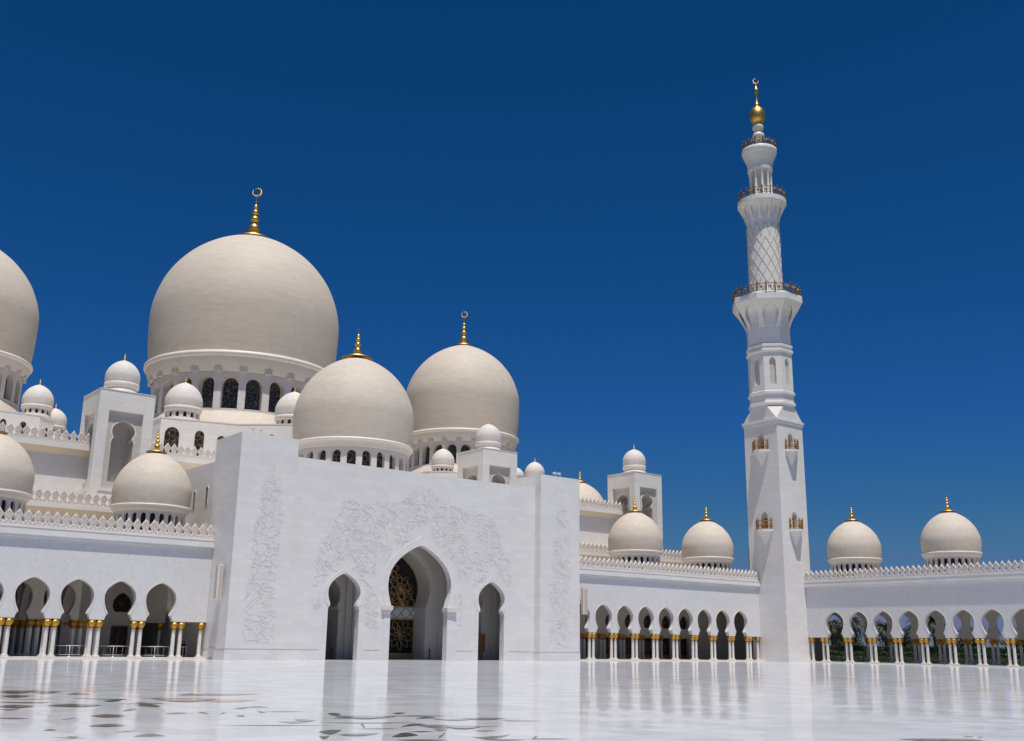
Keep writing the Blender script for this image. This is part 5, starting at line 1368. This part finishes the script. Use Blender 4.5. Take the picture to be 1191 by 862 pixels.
# slim posts in the portal doorways and a wooden notice panel
def post(label, x, y, h=1.35):
    root = thing('post', (x, y, 0), label, 'post', 'dark posts in the portal arches')
    MB().lathe(0, 0, [(0.22,0.0),(0.22,0.04),(0.08,0.08),(0.07,0.1)], 14).build('foot', M['dark'], root)
    MB().lathe(0, 0, [(0.07,0.1),(0.075,0.9),(0.11,0.95),(0.12,h-0.08),(0.07,h)], 12).build('stem', M['dark'], root)
post('dark waist-high post inside the large central arch', 76.6, 113.2)
post('dark waist-high post inside the left small arch', 62.7, 113.2)
post('dark waist-high post inside the right small arch', 83.0, 113.2)
root = thing('notice_panel', (85.0, 113.4, 0.0), 'brown wooden panel on a stand just inside the right small arch', 'panel')
MB().box(-0.45, 0.45, -0.04, 0.04, 1.0, 3.3).build('board', M['wood'], root)
MB().box(-0.06, 0.06, -0.03, 0.03, 0.05, 1.0).box(-0.4, 0.4, -0.25, 0.25, 0.0, 0.05).build('stand', M['dark'], root)

# ---------------------------------------------------------------- garden behind the right arcade
def leaf_cloud(mb, pts_fn, n, size, mi=0):
    for _ in range(n):
        p, nr = pts_fn()
        a = Vector((rnd.gauss(0,1), rnd.gauss(0,1), rnd.gauss(0,1))).normalized()
        nn = (nr*0.8 + a*0.9).normalized()
        e1 = nn.orthogonal().normalized(); e1 = Quaternion(nn, rnd.uniform(0, 2*PI)) @ e1; e2 = nn.cross(e1)
        L = size*rnd.uniform(0.6, 1.3); W = L*0.5
        mb.face([p-e1*L, p-e2*W, p+e1*L, p+e2*W], False, mi)
def hedge(label, x, y0, y1, w, h):
    org = (x, (y0+y1)/2, -0.15)
    root = thing('hedge', org, label, 'hedge', 'clipped garden hedges')
    c = MB(); n = int((y1-y0)/2)
    for k in range(n):
        a, b = y0+(y1-y0)*k/n, y0+(y1-y0)*(k+1)/n
        hh = h-0.12+rnd.uniform(-0.08, 0.08); c.box(x-w/2+0.1+rnd.uniform(-.05,.05), x+w/2-0.1, a+0.002, b, -0.15, hh)
    def pf():
        r = rnd.random(); y = rnd.uniform(y0, y1)
        if r < 0.55: return Vector((x-w/2+rnd.uniform(-.08,.12), y, rnd.uniform(0.0, h))), Vector((-1,0,0.3))
        return Vector((rnd.uniform(x-w/2, x+w/2), y, h+rnd.uniform(-.15,.08))), Vector((0,0,1))
    leaf_cloud(c, pf, int((y1-y0)*60), 0.16)
    c.build('foliage', M['hedge'], root, org)
hedge('low clipped hedge nearest behind the right arcade', 169.0, 52, 128, 2.0, 0.85)
hedge('middle clipped hedge behind the right arcade', 176.0, 50, 132, 2.2, 1.7)
hedge('tall clipped hedge, farthest back behind the right arcade', 184.0, 48, 138, 2.6, 2.75)
def palm(label, x, y, h, r):
    root = thing('palm_tree', (x, y, -0.15), label, 'palm tree', 'palms in the garden')
    t = MB(); t.lathe(0, 0, [(0.42,0),(0.30,0.4)]+[(0.24+0.03*(k % 2), 0.4+(h-0.4)*k/14) for k in range(15)]+[(0.34,h+0.2),(0,h+0.5)], 12)
    t.build('trunk', M['bark'], root)
    c = MB()
    for k in range(64):
        az = rnd.uniform(0, 2*PI); el = rnd.uniform(-0.5, 1.35); L = r*rnd.uniform(0.75, 1.1)
        d = Vector((cos(az), sin(az), 0)); p = Vector((0,0,h)); pts = [p.copy()]; e = el
        for i in range(9):
            p = p + (d*cos(e)+Vector((0,0,sin(e))))*(L/9); e -= 0.17+0.02*i; pts.append(p.copy())
        c.tube(pts, 0.035, 3, True, 0, 0.01)
        for i in range(1, 10):
            tdir = (pts[i]-pts[i-1]).normalized(); sd_ = tdir.cross(Vector((0,0,1)))
            if sd_.length < 0.1: continue
            sd_.normalize()
            for sg in (-1, 1):
                for q in (0.0, 0.5):
                    b = pts[i-1].lerp(pts[i], q); ll = 0.72*(1-0.05*i)
                    tip = b+sd_*sg*ll+tdir*0.35-Vector((0,0,0.22))
                    c.face([b-tdir*0.09, b+tdir*0.10, tip])
    c.build('crown', M['palm'], root)
for x, y, h, r, l in ((182,123.0,6.9,4.2,'palm seen through the second arch right of the minaret'),(188,119.3,6.3,3.8,'palm seen through the third arch right of the minaret'),
                    (182,105.6,7.3,3.9,'palm seen through the fifth arch right of the minaret'),(188,131.6,6.6,3.8,'palm nearest the minaret, seen through the first arch on its right'),(190,113.0,6.2,3.6,'small palm between two others beyond the hedges')):
    palm(l, x, y, h, r)
def tree(label, x, y, h, r):
    root = thing('tree', (x, y, -0.15), label, 'tree', 'trees beyond the garden hedges')
    t = MB(); t.lathe(0, 0, [(0.3,0),(0.2,h*0.25),(0.14,h*0.5),(0.05,h*0.8)], 8)
    cl = []
    for k in range(16):
        a = rnd.uniform(0, 2*PI); rr = r*rnd.uniform(0.2, 0.85); zz = h*rnd.uniform(0.40, 0.9)
        c = Vector((rr*cos(a), rr*sin(a), zz)); cl.append((c, r*rnd.uniform(0.28, 0.5)))
        t.tube([(0,0,h*0.3),(c.x*0.5,c.y*0.5,(h*0.3+zz)/2),tuple(c)], 0.07, 5, True, 0, 0.02)
    t.build('trunk', M['bark'], root)
    m_ = MB()
    def pf():
        c, q = rnd.choice(cl)
        d = Vector((rnd.gauss(0,1), rnd.gauss(0,1), rnd.gauss(0,0.8))).normalized()
        return c+d*q*rnd.uniform(0.5, 1.05), d
    leaf_cloud(m_, pf, 2400, 0.24)
    m_.build('crown', M['leafg'], root)
TS = [(205,150,4.6,3.6,'tree beyond the hedges nearest the minaret'),(210,142,4.2,3.6,'low tree beyond the hedges behind the leftmost palm'),(214,131,4.8,4.0,'round tree beyond the hedges among the palms'),
      (212,118,4.3,3.8,'round tree beyond the hedges right of the palms'),(216,106,4.6,4.2,'bushy tree beyond the hedges behind the sixth arch'),(214,96,4.2,3.8,'bushy tree beyond the hedges behind the seventh arch'),
      (212,86,4.9,4.0,'bushy tree beyond the hedges behind the eighth arch'),(210,76,5.0,4.0,'bushy tree beyond the hedges at the right edge of the picture')]
TS += [(200,138,7.6,3.6,'tall dark tree right behind the hedges nearest the minaret'),(202,126,7.2,3.4,'tall dark tree behind the two leftmost palms'),(206,112,6.6,3.4,'tall dark tree right of the palm group')]
for x, y, h, r, l in TS: tree(l, x, y, h, r)
